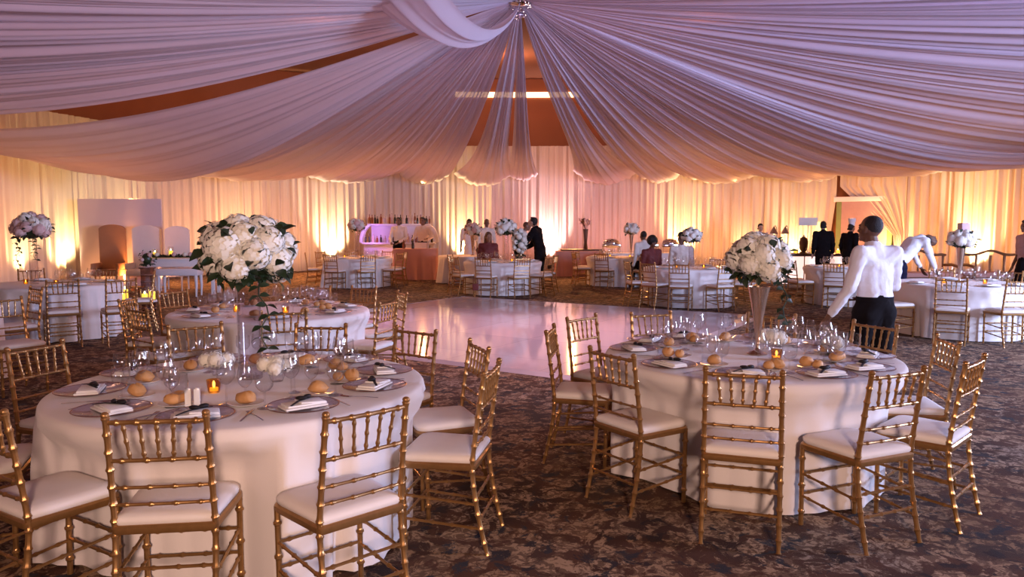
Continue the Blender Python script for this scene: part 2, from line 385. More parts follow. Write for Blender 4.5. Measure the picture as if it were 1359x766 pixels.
swag(att(60), att(225), sw+'ending over the pink backdrop panel', seed=12, scal=.3, npl=8, drop=.55)
def sag_for(W, px, py, za=3.5, pw=2.1):
    """how far a swag ending at W must sag to cross the sight line (px, py)"""
    best = None
    for i in range(8, 96):
        t = i/100; x, y = HUB.x+(W.x-HUB.x)*t, HUB.y+(W.y-HUB.y)*t
        if y < 1: break
        e = abs(679.5+FP*x/y-px)
        if best is None or e < best[0]: best = (e, t, y)
    _, t, y = best; z = at_y(px, py, y).z
    return (za+(HZ-za)*(1-t)**pw-z)/math.sin(PI*t**1.3)
s_l = s_at_px(20)
def side(sA, sB, pxe, yA, yB, label, seed, **k):
    A, B_ = wall_pt(sA, .18), wall_pt(sB, .18)
    swag(A, B_, sw+label, seed=seed, scal=.12, npl=k.get('npl', 5), drop=(sag_for(A, pxe, yA), sag_for(B_, pxe, yB)))
side(s_l-5.4, s_l+1.3, 60, 170, 212, 'with an orange gap above it, passing over the cropped side table', 13)
side(s_l-9.5, s_l-6.0, 60, 92, 150, 'sweeping high above the glass cylinder table', 14)
side(s_l-14, s_l-9.2, 60, 34, 96, 'sweeping toward us above the glass cylinder table', 15)
side(s_l-18, s_l-13.5, 200, -25, 32, 'hanging lowest toward us on the glass cylinder side', 25)
side(s_l-26, s_l-17.5, 380, -60, -10, 'passing overhead toward us on the glass cylinder side', 26)
LA, LB = V((-3.9, 9.6, 0)), V((-2.0, 8.0, 0))
def loop(u, v):
    q = LA.lerp(LB, u); x, y = HUB.x+(q.x-HUB.x)*v, HUB.y-.1+(q.y-HUB.y)*v
    z = HZ-.05+(1.75*v)-1.28*math.sin(PI*v**.8)-.22*4*u*(1-u)*math.sin(PI*v)
    pl = math.sin(2*PI*3*u+.6+v)*.6+math.sin(2*PI*5.5*u+v*2)*.4
    return (x+.04*pl*v, y, z+(.015+.08*math.sin(PI*v))*pl)
tag(MB().grid(loop, 60, 50).build('ceiling_drape', CANOPY, ang=180), sw+'hanging forward of the hub in one short loop', 'drape', 'sheer swags of the ceiling canopy')
s_r = s_at_px(1359)+3
side(s_r-1.6, s_r+4.5, 1335, 205, 134, 'with blue light, passing above the bending waiter', 17)
side(s_r+4.2, s_r+9, 1335, 138, 66, 'sweeping high above the standing waiter', 18)
side(s_r+8.6, s_r+14, 1335, 70, 2, 'sweeping toward us above the trumpet vase table', 19)
side(s_r+13.6, s_r+18.5, 1180, 10, -40, 'hanging lowest toward us on the trumpet vase side', 29)
side(s_r+18, s_r+25, 980, -10, -70, 'passing overhead toward us on the trumpet vase side', 30)
hb = empty('crystal_chandelier', (HUB.x, HUB.y, HZ-.15)); tag(hb, 'small crystal hub ornament hanging where all ceiling swags gather', 'chandelier')
MB().lathe([(.012, 1.75), (.012, .3), (.16, .28), (.19, .2), (.16, .12), (.02, .1)], 20).build('hub_ring', CHROME, hb)
cb = MB(); rg = random.Random(3)
for k in range(60):
    th = rg.uniform(0, 2*PI); z = rg.uniform(-.1, .28); r = .17*math.sqrt(max(0.05, 1-((z-.1)/.22)**2))
    cb.ell((r*math.cos(th), r*math.sin(th), z), .02, 6, 4)
cb.build('crystal_bead_cluster', CRYST, hb)
MB().ell((0, 0, -.04), .06, 16, 10).build('crystal_ball', CRYST, hb)

# ------------------------------------------------------------------ dance floor
UX, VX = V((.84, -.545)).normalized(), V((.545, .84)).normalized()
dc = UX*-6.7+VX*10.07; DA = math.atan2(UX.y, UX.x)
df = MB().box((0, 0, .011), (6.5, 6.5, .022)).build('dance_floor', DANCE, smooth=False, loc=(dc.x, dc.y, 0.001), rz=DA)
tag(df, 'glossy white square dance floor laid diagonally on the carpet', 'dance floor')
for k in range(4):
    a = k*PI/2; MB().add([(-3.31, 3.25, 0), (3.31, 3.25, 0), (3.35, 3.36, 0), (-3.35, 3.36, 0), (-3.31, 3.25, .024), (3.31, 3.25, .024)],
        [(0, 1, 5, 4), (4, 5, 2, 3), (0, 4, 3), (1, 2, 5)], M.Rotation(a, 4, 'Z')).build('edge_ramp', mat('grey_edge_trim', (.45, .40, .42), rough=.3) if k == 0 else bpy.data.materials['grey_edge_trim'], df, smooth=False)

# ------------------------------------------------------------------ chair prototype
def bamboo(p0, p1, r, seg=8, nodes=4, mid=None, ball=False):
    """a turned rod with bamboo rings"""
    p0, p1 = V(p0), V(p1); pts = []; rr = []
    def q(t): 
        if mid is None: return p0.lerp(p1, t)
        m = V(mid); return p0*(1-t)**2+m*2*t*(1-t)+p1*t*t
    ts = [(0, .92)]
    for k in range(nodes):
        t = (k+.5)/nodes if nodes > 1 else .5; e = .006/(p1-p0).length
        ts += [(t-3*e, .86), (t-1.3*e, .98), (t-e*.6, 1.28), (t+e*.6, 1.28), (t+1.3*e, .98), (t+3*e, .86)]
    ts += [(1, .92)]
    for t, k in ts: pts.append(q(t)); rr.append(r*k)
    mb = MB().tube(pts, rr, seg)
    if ball: mb.ell(tuple(p1+V((0, 0, .006))), r*1.25, 8, 6)
    return mb
def trap(yb, yf, wb, wf, rc, z, n=5):
    """rounded seat outline"""
    pts = [(-wb, yb), (wb, yb), (wf, yf), (-wf, yf)]; out = []
    for i in range(4):
        p, a, b = V((*pts[i], 0)), V((*pts[i-1], 0)), V((*pts[(i+1) % 4], 0)); r = rc if i > 1 else .02
        s_, e_ = p+(a-p).normalized()*r, p+(b-p).normalized()*r
        for k in range(n+1):
            t = k/n; q = s_*(1-t)**2+p*2*t*(1-t)+e_*t*t; out.append((q.x, q.y, z))
    return out
def loft(loops):
    mb = MB(); n = len(loops[0]); vs = [p for l in loops for p in l]; fs = []
    for i in range(len(loops)-1):
        for k in range(n): k2 = (k+1) % n; fs.append((i*n+k, i*n+k2, (i+1)*n+k2, (i+1)*n+k))
    fs += [list(range(n))[::-1], [(len(loops)-1)*n+k for k in range(n)]]
    return mb.add(vs, fs)
CT, CB, CL = -.235, -.175, -.25      # y of back top, back at the seat, rear foot
def make_chair(full=True):
    root = empty('banquet_chair', coll=PROTO); P = dict(coll=PROTO)
    def yb(z): return CB+(CT-CB)*((z-.44)/.46)**1.15 if z > .44 else CB+(CL-CB)*((.44-z)/.44)**1.6
    for s in (-1, 1):
        zs = [0, .06, .13, .20, .27, .34, .41, .47, .54, .61, .68, .75, .82, .885]; pts = []; rr = []
        for i in range(len(zs)-1):
            for t, k in ((0, 1.3), (.1, 1.02), (.3, .9), (.7, .9), (.9, 1.02)):
                z = zs[i]+(zs[i+1]-zs[i])*t; pts.append((s*(.185-.012*max(0, z-.45)), yb(z), z)); rr.append(.0135*k*(.8 if z < .03 else 1))
        pts.append((s*.180, yb(.885), .885)); rr.append(.0165); pts.append((s*.180, yb(.89), .893)); rr.append(.012)
        mb = MB().tube(pts, rr, 8); mb.ell((s*.180, yb(.9), .897), (.016, .016, .014), 8, 6); mb.build('back_post', GOLD, root, **P)
        bamboo((s*.195, .165, 0), (s*.195, .172, .435), .0145, 8, 3).build('front_leg', GOLD, root, **P)
    if full:
        bamboo((-.178, yb(.868), .868), (.178, yb(.868), .868), .0105, 8, 5, mid=(0, yb(.868)-.012, .868)).build('top_rail', GOLD, root, **P)
        for z, r in ((.715, .0095), (.605, .008), (.535, .008)):
            bamboo((-.182, yb(z), z), (.182, yb(z), z), r, 8, 4, mid=(0, yb(z)-.012, z)).build('back_rail', GOLD, root, **P)
        for k in range(5):
            x = (k-2)*.057; yo = -.006*(1-(x/.18)**2)
            bamboo((x*.92, yb(.715)+yo, .715), (x*1.06, yb(.868)+yo, .868), .0078, 6, 3).build('spindle', GOLD, root, **P)
        for z in (.13, .25):
            for s in (-1, 1):
                bamboo((s*.188, yb(z), z), (s*.195, .166, z+.03), .0085, 6, 4).build('side_stretcher', GOLD, root, **P)
        for z in (.17, .28):
            bamboo((-.186, yb(z), z), (.186, yb(z), z), .0085, 6, 4).build('rear_stretcher', GOLD, root, **P)
            bamboo((-.195, .167, z), (.195, .167, z), .0085, 6, 4).build('front_stretcher', GOLD, root, **P)
    else:
        mb = MB()
        for z, r in ((.868, .0115), (.715, .0105), (.605, .009), (.535, .009)): mb.tube([(-.18, yb(z), z), (0, yb(z)-.008, z), (.18, yb(z), z)], r, 6)
        for k in range(5): mb.tube([((k-2)*.057, yb(.715), .715), ((k-2)*.06, yb(.868), .868)], .009, 5)
        mb.build('backrest', GOLD, root, **P)
        mb = MB()
        for z in (.13, .25):
            for s in (-1, 1): mb.tube([(s*.188, yb(z), z), (s*.195, .166, z+.03)], .0095, 5)
        for z in (.17, .28): mb.tube([(-.186, yb(z), z), (.186, yb(z), z)], .0095, 5); mb.tube([(-.195, .167, z), (.195, .167, z)], .0095, 5)
        mb.build('stretcher_frame', GOLD, root, **P)
    loft([trap(-.19, .195, .19, .212, .07, .418), trap(-.195, .2, .195, .217, .07, .428), trap(-.195, .2, .195, .217, .07, .444), trap(-.188, .193, .188, .21, .07, .452)]).build('seat_frame', GOLD, root, **P)
    loft([trap(-.18, .188, .18, .205, .07, .450), trap(-.187, .196, .187, .212, .075, .462), trap(-.187, .196, .187, .212, .075, .475), trap(-.178, .186, .178, .203, .075, .487), trap(-.15, .155, .15, .17, .07, .495), trap(-.09, .09, .09, .1, .05, .499)]).build('seat_cushion', CUSH, root, **P)
    return root
CH_FULL, CH_FAR = make_chair(True), make_chair(False)

# ------------------------------------------------------------------ tableware prototypes
PR = dict(coll=PROTO)
def one(name, mb, mt, **k): return mb.build(name, mt, coll=PROTO, **k)
def stem(h, foot, bowl, seg=16):
    z0 = h*.45; pr = [(foot, 0), (foot, .002), (foot*.5, .006), (.0045, .012), (.0038, z0*.6), (.0045, z0)]
    for t, k in bowl: pr.append((k, z0+(h-z0)*t))
    return MB().lathe(pr+[(pr[-1][0]-.0015, h), (pr[-2][0]-.002, pr[-2][1])][:1], seg)
RED = one('red_wine_glass', stem(.215, .036, [(.08, .022), (.25, .038), (.45, .044), (.7, .041), (1, .033)]), GLASS)
WHI = one('white_wine_glass', stem(.185, .033, [(.08, .018), (.25, .031), (.5, .036), (.75, .034), (1, .028)]), GLASS)
FLU = one('champagne_flute', stem(.22, .031, [(.05, .01), (.2, .019), (.5, .025), (.8, .025), (1, .022)]), GLASS)
WAT = one('water_goblet', stem(.17, .036, [(.1, .026), (.3, .039), (.6, .042), (1, .039)]), GLASS)
# open the bowls (drop the cap face)
for o in (RED, WHI, FLU, WAT):
    bm = bmesh.new(); bm.from_mesh(o.data); zt = max(v.co.z for v in bm.verts)
    bmesh.ops.delete(bm, geom=[f for f in bm.faces if len(f.verts) > 4 and f.calc_center_median().z > zt-.002], context='FACES'); bm.to_mesh(o.data); bm.free()
def make_charger(rim=True):
    o = one('charger_plate', MB().lathe([(.0, .006), (.10, .006), (.115, .008), (.160, .018), (.162, .020), (.160, .0215), (.112, .0115), (.10, .009), (0, .009)], 40), CHARG)
    if rim:
        pr = [(.1585, .0205), (.1615, .0195), (.1645, .0205), (.1615, .0225), (.1585, .0205)]
        MB().lathe(pr, 40, caps=False).build('plate_rim', RIM, o, coll=PROTO)
    return o
CHA, CHF = make_charger(), make_charger(False)
CHF.data = CHF.data.copy(); CHF.data.materials.clear(); CHF.data.materials.append(PORC)
def make_napkin(ribbon=True):
    mb = MB(); mb.box((0, 0, .007), (.20, .11, .010), bev=.004); mb.box((.006, .004, .0165), (.185, .095, .009), bev=.004)
    T = M.Translation((.035, .0, .024)) @ M.Rotation(R(4), 4, 'Y'); mb.box((0, 0, 0), (.12, .085, .008), T, bev=.0035)
    o = one('folded_napkin', mb, NAPK)
    if ribbon:
        rb = MB(); rb.tube([(-.075, -.05, .026), (-.03, -.015, .033), (.02, .012, .034), (.07, .045, .030)], [.006, .008, .008, .005], 6, flat=.35)
        for s in (-1, 1): rb.ell((.02+s*.022, .012+s*.010, .040), (.026, .014, .010), 8, 6, M.Translation((.02, .012, .04)) @ M.Rotation(.5*s, 4, 'Z') @ M.Translation((-.02, -.012, -.04)))
        rb.build('black_ribbon', BLACK, o, coll=PROTO)
    return o
NAP, NAPF = make_napkin(), make_napkin(False)
fk = MB(); fk.tube([(0, -.10, .003), (0, -.02, .006), (0, .03, .004), (0, .05, .003)], [.004, .003, .0035, .009], 6, flat=.4)
for k in range(4): fk.tube([((k-1.5)*.005, .048, .003), ((k-1.5)*.005, .095, .005)], .0016, 4)
FORK = one('dinner_fork', fk, STEEL)
KNIFE = one('dinner_knife', MB().tube([(0, -.11, .003), (0, -.01, .004), (0, .0, .004), (0, .09, .003), (.003, .115, .003)], [.005, .0055, .007, .008, .003], 6, flat=.3), STEEL)
BPL = one('bread_plate', MB().lathe([(0, .003), (.05, .003), (.055, .005), (.082, .013), (.083, .015), (.055, .008), (0, .006)], 28), PORC)
def make_roll(sd, lx):
    rg = random.Random(sd); mb = MB().ell((0, 0, .026), (lx, .034, .028), 16, 10)
    mb.v = [(x*(1+.06*math.sin(9*z*30+sd)), y*(1+.05*math.cos(x*60+sd)), max(.002, z+.004*math.sin(x*70+sd)-(.006 if abs(y) < .006 and z > .035 else 0))) for x, y, z in mb.v]
    return one('bread_roll', mb, BREAD)
ROLLS = [make_roll(1, .045), make_roll(2, .038), make_roll(3, .052)]
vt = one('votive_candle', MB().lathe([(.0, .003), (.026, 0), (.029, .006), (.036, .066), (.034, .066), (.027, .010), (0, .009)], 20), VOTIVE)
MB().ell((0, 0, .042), (.007, .007, .016), 8, 6).build('candle_flame', FLAME, vt, coll=PROTO); MB().lathe([(0, .009), (.02, .009), (.021, .024), (.003, .027), (0, .034)], 12).build('candle_wax', CANDLE, vt, coll=PROTO)

# ------------------------------------------------------------------ tables
def cloth(c, Rr, seed, push, label, top=.76, flare=.085):
    rg = random.Random(seed); fr = [(k, rg.uniform(0, 6.28), rg.uniform(.5, 1)) for k in (5, 9, 13, 17, 22, 29, 37)]
    prof = [(0, top), (.35, top), (.7, top), (.93, top), (.975, top-.001), (.992, top-.006), (1.0, top-.018), (1.004, top-.04)]
    prof += [(1.006, top*(1-k/12)) for k in range(1, 12)]+[(1.0, .012)]
    def fn(u, v):
        i = v*(len(prof)-1); k = int(round(i)); rel, z = prof[k]; a = 2*PI*u; d = max(0, (top-.04-z)/top)
        w = sum(A*(1-2*abs(math.sin(n*a/2+p_+d*.6*math.sin(p_)))**1.3) for n, p_, A in fr)/3.0
        r = Rr*rel+flare*d**1.2+(.034+.085*d)*w*min(1, d*9)*(1 if k > 7 else 0)
        if k > 7:
            for pa, reach in push:
                da = (a-pa+PI) % (2*PI)-PI
                if abs(da) < .44:
                    wgt = 1-max(0, (abs(da)-.235)/.205)**1.5 if abs(da) > .235 else 1
                    lim = reach/max(.8, math.cos(min(abs(da), .24)))-.024-.012*(1+w)*min(1, d*3)
                    zz = 1 if z < .56 else max(0, 1-(z-.56)/.14)
                    if r > lim: r += (lim-r)*max(0, wgt)*zz
        return (c[0]+r*math.cos(a), c[1]+r*math.sin(a), z)
    o = MB().grid(fn, 240, len(prof)-1, closed_u=True).build('tablecloth', CLOTH, ang=180)
    # own origin at the table's foot
    for v_ in o.data.vertices: v_.co.x -= c[0]; v_.co.y -= c[1]
    o.location = (c[0], c[1], 0)
    return tag(o, label, 'tablecloth', 'floor-length cloths over the round tables')
HOURS = 'twelve one two three four five six seven eight nine ten eleven'.split()
def clock(phi):
    h = ((90-math.degrees(phi))/30) % 12; k = round(h*2) % 24
    return ('half past ' if k % 2 else '')+HOURS[k//2]+("" if k % 2 else " o'clock")
def view_word(pos, face):
    v = V((pos.x, pos.y)).normalized(); f = V((math.cos(face), math.sin(face))); d = v.dot(f)
    return 'seen from behind' if d > .8 else 'turned away at an angle' if d > .35 else 'seen side-on' if d > -.35 else 'half facing us' if d > -.8 else 'facing us'
USED = {}
def chair(pos_top, c, short, grp, full, turn=0, extra='', minr=None):
    """pos_top: where the top of the backrest stands; faces c"""
    p = V((pos_top[0], pos_top[1], 0)); d = V((c[0]-p.x, c[1]-p.y, 0)); face = math.atan2(d.y, d.x)+R(turn)
    f = V((math.cos(face), math.sin(face), 0)); o = p+f*.235
    phi = math.atan2(p.y-c[1], p.x-c[0])
    lab = f'gold chair {view_word(p, face)} at {clock(phi)} of the {short}'
    while lab in USED: lab = lab.replace('gold chair', 'gold chair with ivory cushion', 1) if 'ivory' not in lab else lab+' too'
    USED[lab] = 1
    ch = dup(CH_FULL if full else CH_FAR, (o.x, o.y, 0), face-PI/2, lab, 'chair', grp)
    rel = V((o.x+f.x*.2-c[0], o.y+f.y*.2-c[1])); return phi, math.atan2(o.y-c[1], o.x-c[0]), rel.length
def setting(c, phi, lvl, short, grp, z=.7615, k=0, skip=()):
    rh = V((math.cos(phi), math.sin(phi), 0)); f = -rh; rt = V((f.y, -f.x, 0)); c = V((c[0], c[1], z)); rg = random.Random(int(phi*1000)+k*77)
    place = f'at {clock(phi)} of the {short}'; face = phi+PI/2
    def P(a, b): return c+rh*(a+rg.uniform(-.012, .012))+rt*(b+rg.uniform(-.012, .012))
    def put(proto, a, b, rz, lab, cat, g, dz=0, **kw):
        q = P(a, b); q.z += dz; return dup(proto, q, rz, lab, cat, g, **kw)
    rr = .745
    if lvl == 0:
        q = P(rr, 0)
        dup(CHA, q, 0, 'clear charger plate with copper rim '+place, 'plate', 'charger plates on the '+short)
        dup(NAP, q+V((0, 0, .0085)), face+rg.uniform(-.5, .5), 'white napkin with black ribbon '+place, 'napkin', 'napkins on the '+short)
        put(FORK, rr-.02, -.205, face, 'steel fork '+place, 'fork', 'forks on the '+short)
        put(KNIFE, rr-.02, .205, face, 'steel knife '+place, 'knife', 'knives on the '+short)
        b = P(.50, -.18)
        if 'bread' not in skip:
            dup(BPL, b, 0, 'small white bread plate '+place, 'plate', 'bread plates on the '+short)
            n = rg.choice((1, 2)); a0 = rg.uniform(0, 3)
            for j in range(n):
                of = V((math.cos(a0+j*PI), math.sin(a0+j*PI), 0))*(.036 if n == 2 else 0)
                w = ('larger' if j == 0 else 'smaller')+' ' if n == 2 else 'single '
                dup(ROLLS[rg.randrange(3) if n == 1 else (0 if j == 0 else 1)], b+of+V((0, 0, .0065)), a0+PI/2, w+'golden bread roll '+place, 'bread roll', 'bread rolls on the '+short, scale=(1.12 if j == 0 else .9))
        put(RED, .50, .055, 0, 'large red wine glass '+place, 'wine glass', 'red wine glasses on the '+short)
        put(WHI, .53, .150, 0, 'smaller white wine glass '+place, 'wine glass', 'white wine glasses on the '+short)
        put(WAT, .575, .245, 0, 'short water goblet '+place, 'goblet', 'water goblets on the '+short)
        if rg.random() < .75: put(FLU, .40, .12, 0, 'slim champagne flute '+place, 'flute', 'champagne flutes on the '+short)
    else:
        q = P(rr, 0)
        dup(CHF, q, 0, 'pale plate '+place, 'plate', 'plates on the '+short); dup(NAPF, q+V((0, 0, .0085)), face, 'white napkin '+place, 'napkin', 'napkins on the '+short)
        put(RED, .50, .04, 0, 'large wine glass '+place, 'wine glass', 'red wine glasses on the '+short)
        put(WHI, .53, .15, 0, 'smaller wine glass '+place, 'wine glass', 'white wine glasses on the '+short)
        put(WAT, .58, .24, 0, 'short water goblet '+place, 'goblet', 'water goblets on the '+short)
def bt(px, py): return at_h(px, py, .895)     # backrest top from the photo
def table(c, short, cl_label, chairs, full, lvl, seed, Rr=.93, settings=True, nset=None):
    push = []; phis = []
    for ch in chairs:
        p, turn = (ch, 0) if len(ch) == 2 else ((ch[0], ch[1]), ch[2])
        d = V((p[0]-c[0], p[1]-c[1])); L_ = max(d.length, 1.20 if c in (T1, T3) else 1.31); d = d.normalized()*L_; p = (c[0]+d.x, c[1]+d.y)
        phi, pa, reach = chair(p, c, short, 'gold chairs round the '+short, full, turn); push.append((pa, reach)); phis.append(phi)
    cloth(c, Rr, seed, push, cl_label)
    if settings:
        for k, phi in enumerate(phis): setting(c, phi, lvl, short, '', k=k)
    return phis
def ring(c, degs, r=1.33): return [(c[0]+r*math.cos(R(a)), c[1]+r*math.sin(R(a))) for a in degs]
T1, T2, T3 = (-1.43, 3.93), (-2.4, 7.35), (1.55, 4.82)
s1, s2, s3 = 'glass cylinder table', 'second row table', 'trumpet vase table'
def B(px, py, turn=0): p = bt(px, py); return (p.x, p.y, turn)
table(T1, s1, 'floor-length ivory cloth on the round table under the glass cylinder vase',
      [B(212, 547, 3), B(488, 541, 4), B(653, 487), B(636, 457), B(552, 437), B(426, 431), B(259, 431, 4), B(47, 458), (-2.08, 2.86), (-2.78, 3.42)], True, 0, 11, Rr=.95)
table(T2, s2, 'floor-length ivory cloth on the round table behind the glass cylinder vase',
      [B(483, 381), B(516, 400), B(534, 388), B(374, 410), B(199, 408), (-3.72, 8.1), (-3.76, 7.2), B(411, 382)], True, 0, 12, Rr=.96)
table(T3, s3, 'floor-length ivory cloth on the round table under the gold trumpet vase',
      [B(987, 492), B(1193, 492, 8), B(1295, 477), B(1257, 450), B(1144, 431), B(1024, 417), B(864, 415), B(772, 420), B(730, 436), B(811, 467)], True, 0, 13, Rr=.93)
T4, T5, T6, T7, T8, T9, T10, T11 = (-6.75, 10.85), (-4.14, 19.8), (-.22, 17.7), (2.95, 20.2), (3.62, 15.1), (7.0, 15.3), (6.65, 11.0), (-6.3, 7.5)
s4, s5, s6, s7, s8, s9, s10, s11 = 'pink panel table', 'bar-side table', 'flower cascade table', 'rust buffet table', 'rose ball table', 'chef-side table', 'bending waiter table', 'cropped side table'
table(T4, s4, 'ivory cloth on the round table in front of the pink backdrop panel', [(-5.86, 9.65), (-5.2, 9.85, -20), (-7.85, 12.1), (-6.7, 12.25), (-5.5, 11.4)], True, 1, 14)
table(T5, s5, 'ivory cloth on the round table in front of the bar', ring(T5, [-108, -66, -22, 20, 62, 108, 150, -165]), False, 1, 15)
table(T6, s6, 'ivory cloth on the round table carrying the cascading white flowers', ring(T6, [-109, -70, -35, -146, 15, 165])+[(T6[0]+1.62*math.cos(R(106)), T6[1]+1.62*math.sin(R(106)))], False, 1, 16)
table(T7, s7, 'ivory cloth on the round table beside the rust buffet', ring(T7, [-168, -120, 100, 150])+[(T7[0]+1.62*math.cos(R(-74)), T7[1]+1.62*math.sin(R(-74)))], False, 1, 17)
table(T8, s8, 'blue-lit ivory cloth on the round table with the white rose ball', ring(T8, [-112, -72, -140, -172, -30, 10, 50])+[(T8[0]+1.62*math.cos(R(a)), T8[1]+1.62*math.sin(R(a))) for a in (112, 84)], False, 1, 18)
table(T9, s9, 'ivory cloth on the round table in front of the chef', ring(T9, [-128, -172, 160, 60]), False, 1, 19)
table(T10, s10, 'blue-lit ivory cloth on the round table the waiter bends over', ring(T10, [-125, -90, -55, -168, 28, 70]), True, 1, 20)
table(T11, s11, 'ivory cloth on the round table cropped by the picture edge', [(-5.5, 8.5), (-4.98, 7.2, 160)], True, 1, 21, settings=False)

# ------------------------------------------------------------------ flowers
def hydrangea(seed, r=.085, n=120, mt=PETAL, name='hydrangea_head'):
    rg = random.Random(seed); mb = MB().ell((0, 0, 0), r*.86, 12, 8)
    for k in range(n):
        z = 1-2*(k+.5)/n; th = k*2.39996+rg.uniform(-.2, .2); q = math.sqrt(1-z*z); d = V((q*math.cos(th), q*math.sin(th), z)).normalized()
        rot = d.to_track_quat('Z', 'Y').to_matrix().to_4x4(); T = M.Translation(d*r*rg.uniform(.92, 1.06)) @ rot @ M.Rotation(rg.uniform(0, 3), 4, 'Z'); s = r*rg.uniform(.15, .20)
        for a in range(4):
            A = M.Rotation(a*PI/2, 4, 'Z'); mb.add([(0, 0, 0), (s*.6, -s*.62, s*.12), (s*1.25, 0, -s*.05), (s*.6, s*.62, s*.12)], [(0, 1, 2, 3)], T @ A)
    return mb.build(name, mt, coll=PROTO)
HYD = [hydrangea(1), hydrangea(2), hydrangea(3)]; HYP = hydrangea(4, mt=PINKP); HYS = hydrangea(5, n=60)
def leaf(mb, p, d, L, w, rg, roll=0):
    d = V(d).normalized(); up = V((0, 0, 1)); s = d.cross(up)
    s = s.normalized() if s.length > .01 else V((1, 0, 0)); nrm = s.cross(d)
    s = (s*math.cos(roll)+nrm*math.sin(roll)); nrm = s.cross(d); p = V(p); rows = []
    for t, k, b in ((0, .08, 0), (.25, .75, .06), (.5, 1, .08), (.78, .6, .02), (1, .02, -.08)):
        c = p+d*L*t+nrm*L*b; rows += [c-s*w*k+nrm*w*.25*k, c, c+s*w*k+nrm*w*.25*k]
    mb.add(rows, [(3*i+j, 3*i+j+1, 3*i+j+4, 3*i+j+3) for i in range(4) for j in range(2)])
def bouquet(name, loc, rx, rz, label, n=20, heads=HYD, hs=1.0, seed=1, leaves=60, cat='flower arrangement', low=-.45, trail=0, skirt=True):
    rg = random.Random(seed); root = empty(name, loc); tag(root, label, cat, 'flower balls of the tables')
    k = 0
    for i in range(n):
        z = 1-(1-low)*(i+.5)/n; th = i*2.39996+seed; q = math.sqrt(max(0, 1-z*z)); j = rg.uniform(.9, 1.04)
        src = heads[i % len(heads)]; c = src.copy(); C.objects.link(c); c.parent = root
        c.location = (q*math.cos(th)*rx*.72*j, q*math.sin(th)*rx*.72*j, z*rz*.72*j); sc_ = hs*rg.uniform(.85, 1.15); c.scale = (sc_,)*3; c.rotation_euler = (rg.uniform(0, 3), rg.uniform(0, 3), 0)
    mb = MB().ell((0, 0, -.05*rz), (rx*.62, rx*.62, rz*.62), 12, 8)
    for i in range(leaves):
        z = rg.uniform(low-.25, .8) if i % 3 else rg.uniform(low-.4, low+.1); th = rg.uniform(0, 2*PI); q = math.sqrt(max(0.05, 1-z*z)); d = V((q*math.cos(th), q*math.sin(th), z*.9+.15))
        f = .93 if i % 3 else .55
        L_ = rx*rg.uniform(.22, .38); leaf(mb, (d.x*rx*f, d.y*rx*f, z*rz*f), d*.45+V((rg.uniform(-.8, .8), rg.uniform(-.8, .8), rg.uniform(-.7, .7))), L_, L_*.34, rg, rg.uniform(-1, 1))
    if skirt:
        for i in range(leaves//2):
            th = rg.uniform(0, 2*PI); rr_ = rg.uniform(.1, .7)*rx; d = V((math.cos(th), math.sin(th), rg.uniform(-1.2, .0)))
            L_ = rx*rg.uniform(.28, .46); leaf(mb, (rr_*math.cos(th), rr_*math.sin(th), low*rz*.9), d, L_, L_*.26, rg, rg.uniform(-.6, .6))
    mb.build('foliage', LEAF, root)
    for tnum in range(trail):
        th = rg.uniform(-2.6, -.5) if tnum else -.9; mb = MB(); L_ = rg.uniform(.9, 1.6)*rz*1.4; pts = []
        for j in range(9):
            t = j/8; pts.append((rx*(.5+.45*min(1, t*2.5))*math.cos(th)+.02*math.sin(j*1.7), rx*(.5+.45*min(1, t*2.5))*math.sin(th)+.02*math.cos(j*1.3), low*rz*.8-L_*t**1.2))
        mb.tube(pts, .004, 5)
        for j in range(1, 9):
            for s in (-1, 1): leaf(mb, pts[j], (s*math.cos(th+1.5)+rg.uniform(-.4, .4), s*math.sin(th+1.5), rg.uniform(-.6, .2)), .06, .018, rg, rg.uniform(-1, 1))
        mb.build('trailing_vine', LEAF, root)
    return root
# big ball on the glass cylinder (table 1)
v1 = at_h(333, 502, .762); V1 = (v1.x, v1.y); bz = at_y(331, 339, v1.y).z
cy = MB().lathe([(.0, .012), (.055, .012), (.058, .02), (.060, .54), (.063, .54), (.063, .004), (.058, 0), (0, 0)], 32).build('cylinder_vase', CYL, loc=(v1.x, v1.y, .7615))
tag(cy, 'tall clear glass cylinder vase carrying the big hydrangea ball', 'vase')
bouquet('hydrangea_ball', (v1.x, v1.y, bz),   .245, .225, 'big ball of white hydrangeas with dark leaves on the glass cylinder', n=18, hs=1.07, seed=4, leaves=130, trail=1)
# trumpet vase (table 3)
v3 = at_h(1005, 470, .762); b3 = at_y(1005, 347, v3.y).z
tv = MB().lathe([(0, 0), (.062, 0), (.064, .006), (.05, .014), (.022, .028), (.012, .045), (.013, .07), (.018, .12), (.030, .22), (.045, .32), (.060, .40), (.070, .445), (.067, .445), (.05, .36), (0, .30)], 28).build('trumpet_vase', VASE, loc=(v3.x, v3.y, .7615))
tag(tv, 'champagne metal trumpet vase rising above the plates, under white hydrangeas', 'vase')
bouquet('hydrangea_ball', (v3.x, v3.y, b3), .20, .175, 'white hydrangea ball with dark leafy skirt in the champagne trumpet vase', n=15, hs=.95, seed=9, leaves=110, trail=1)
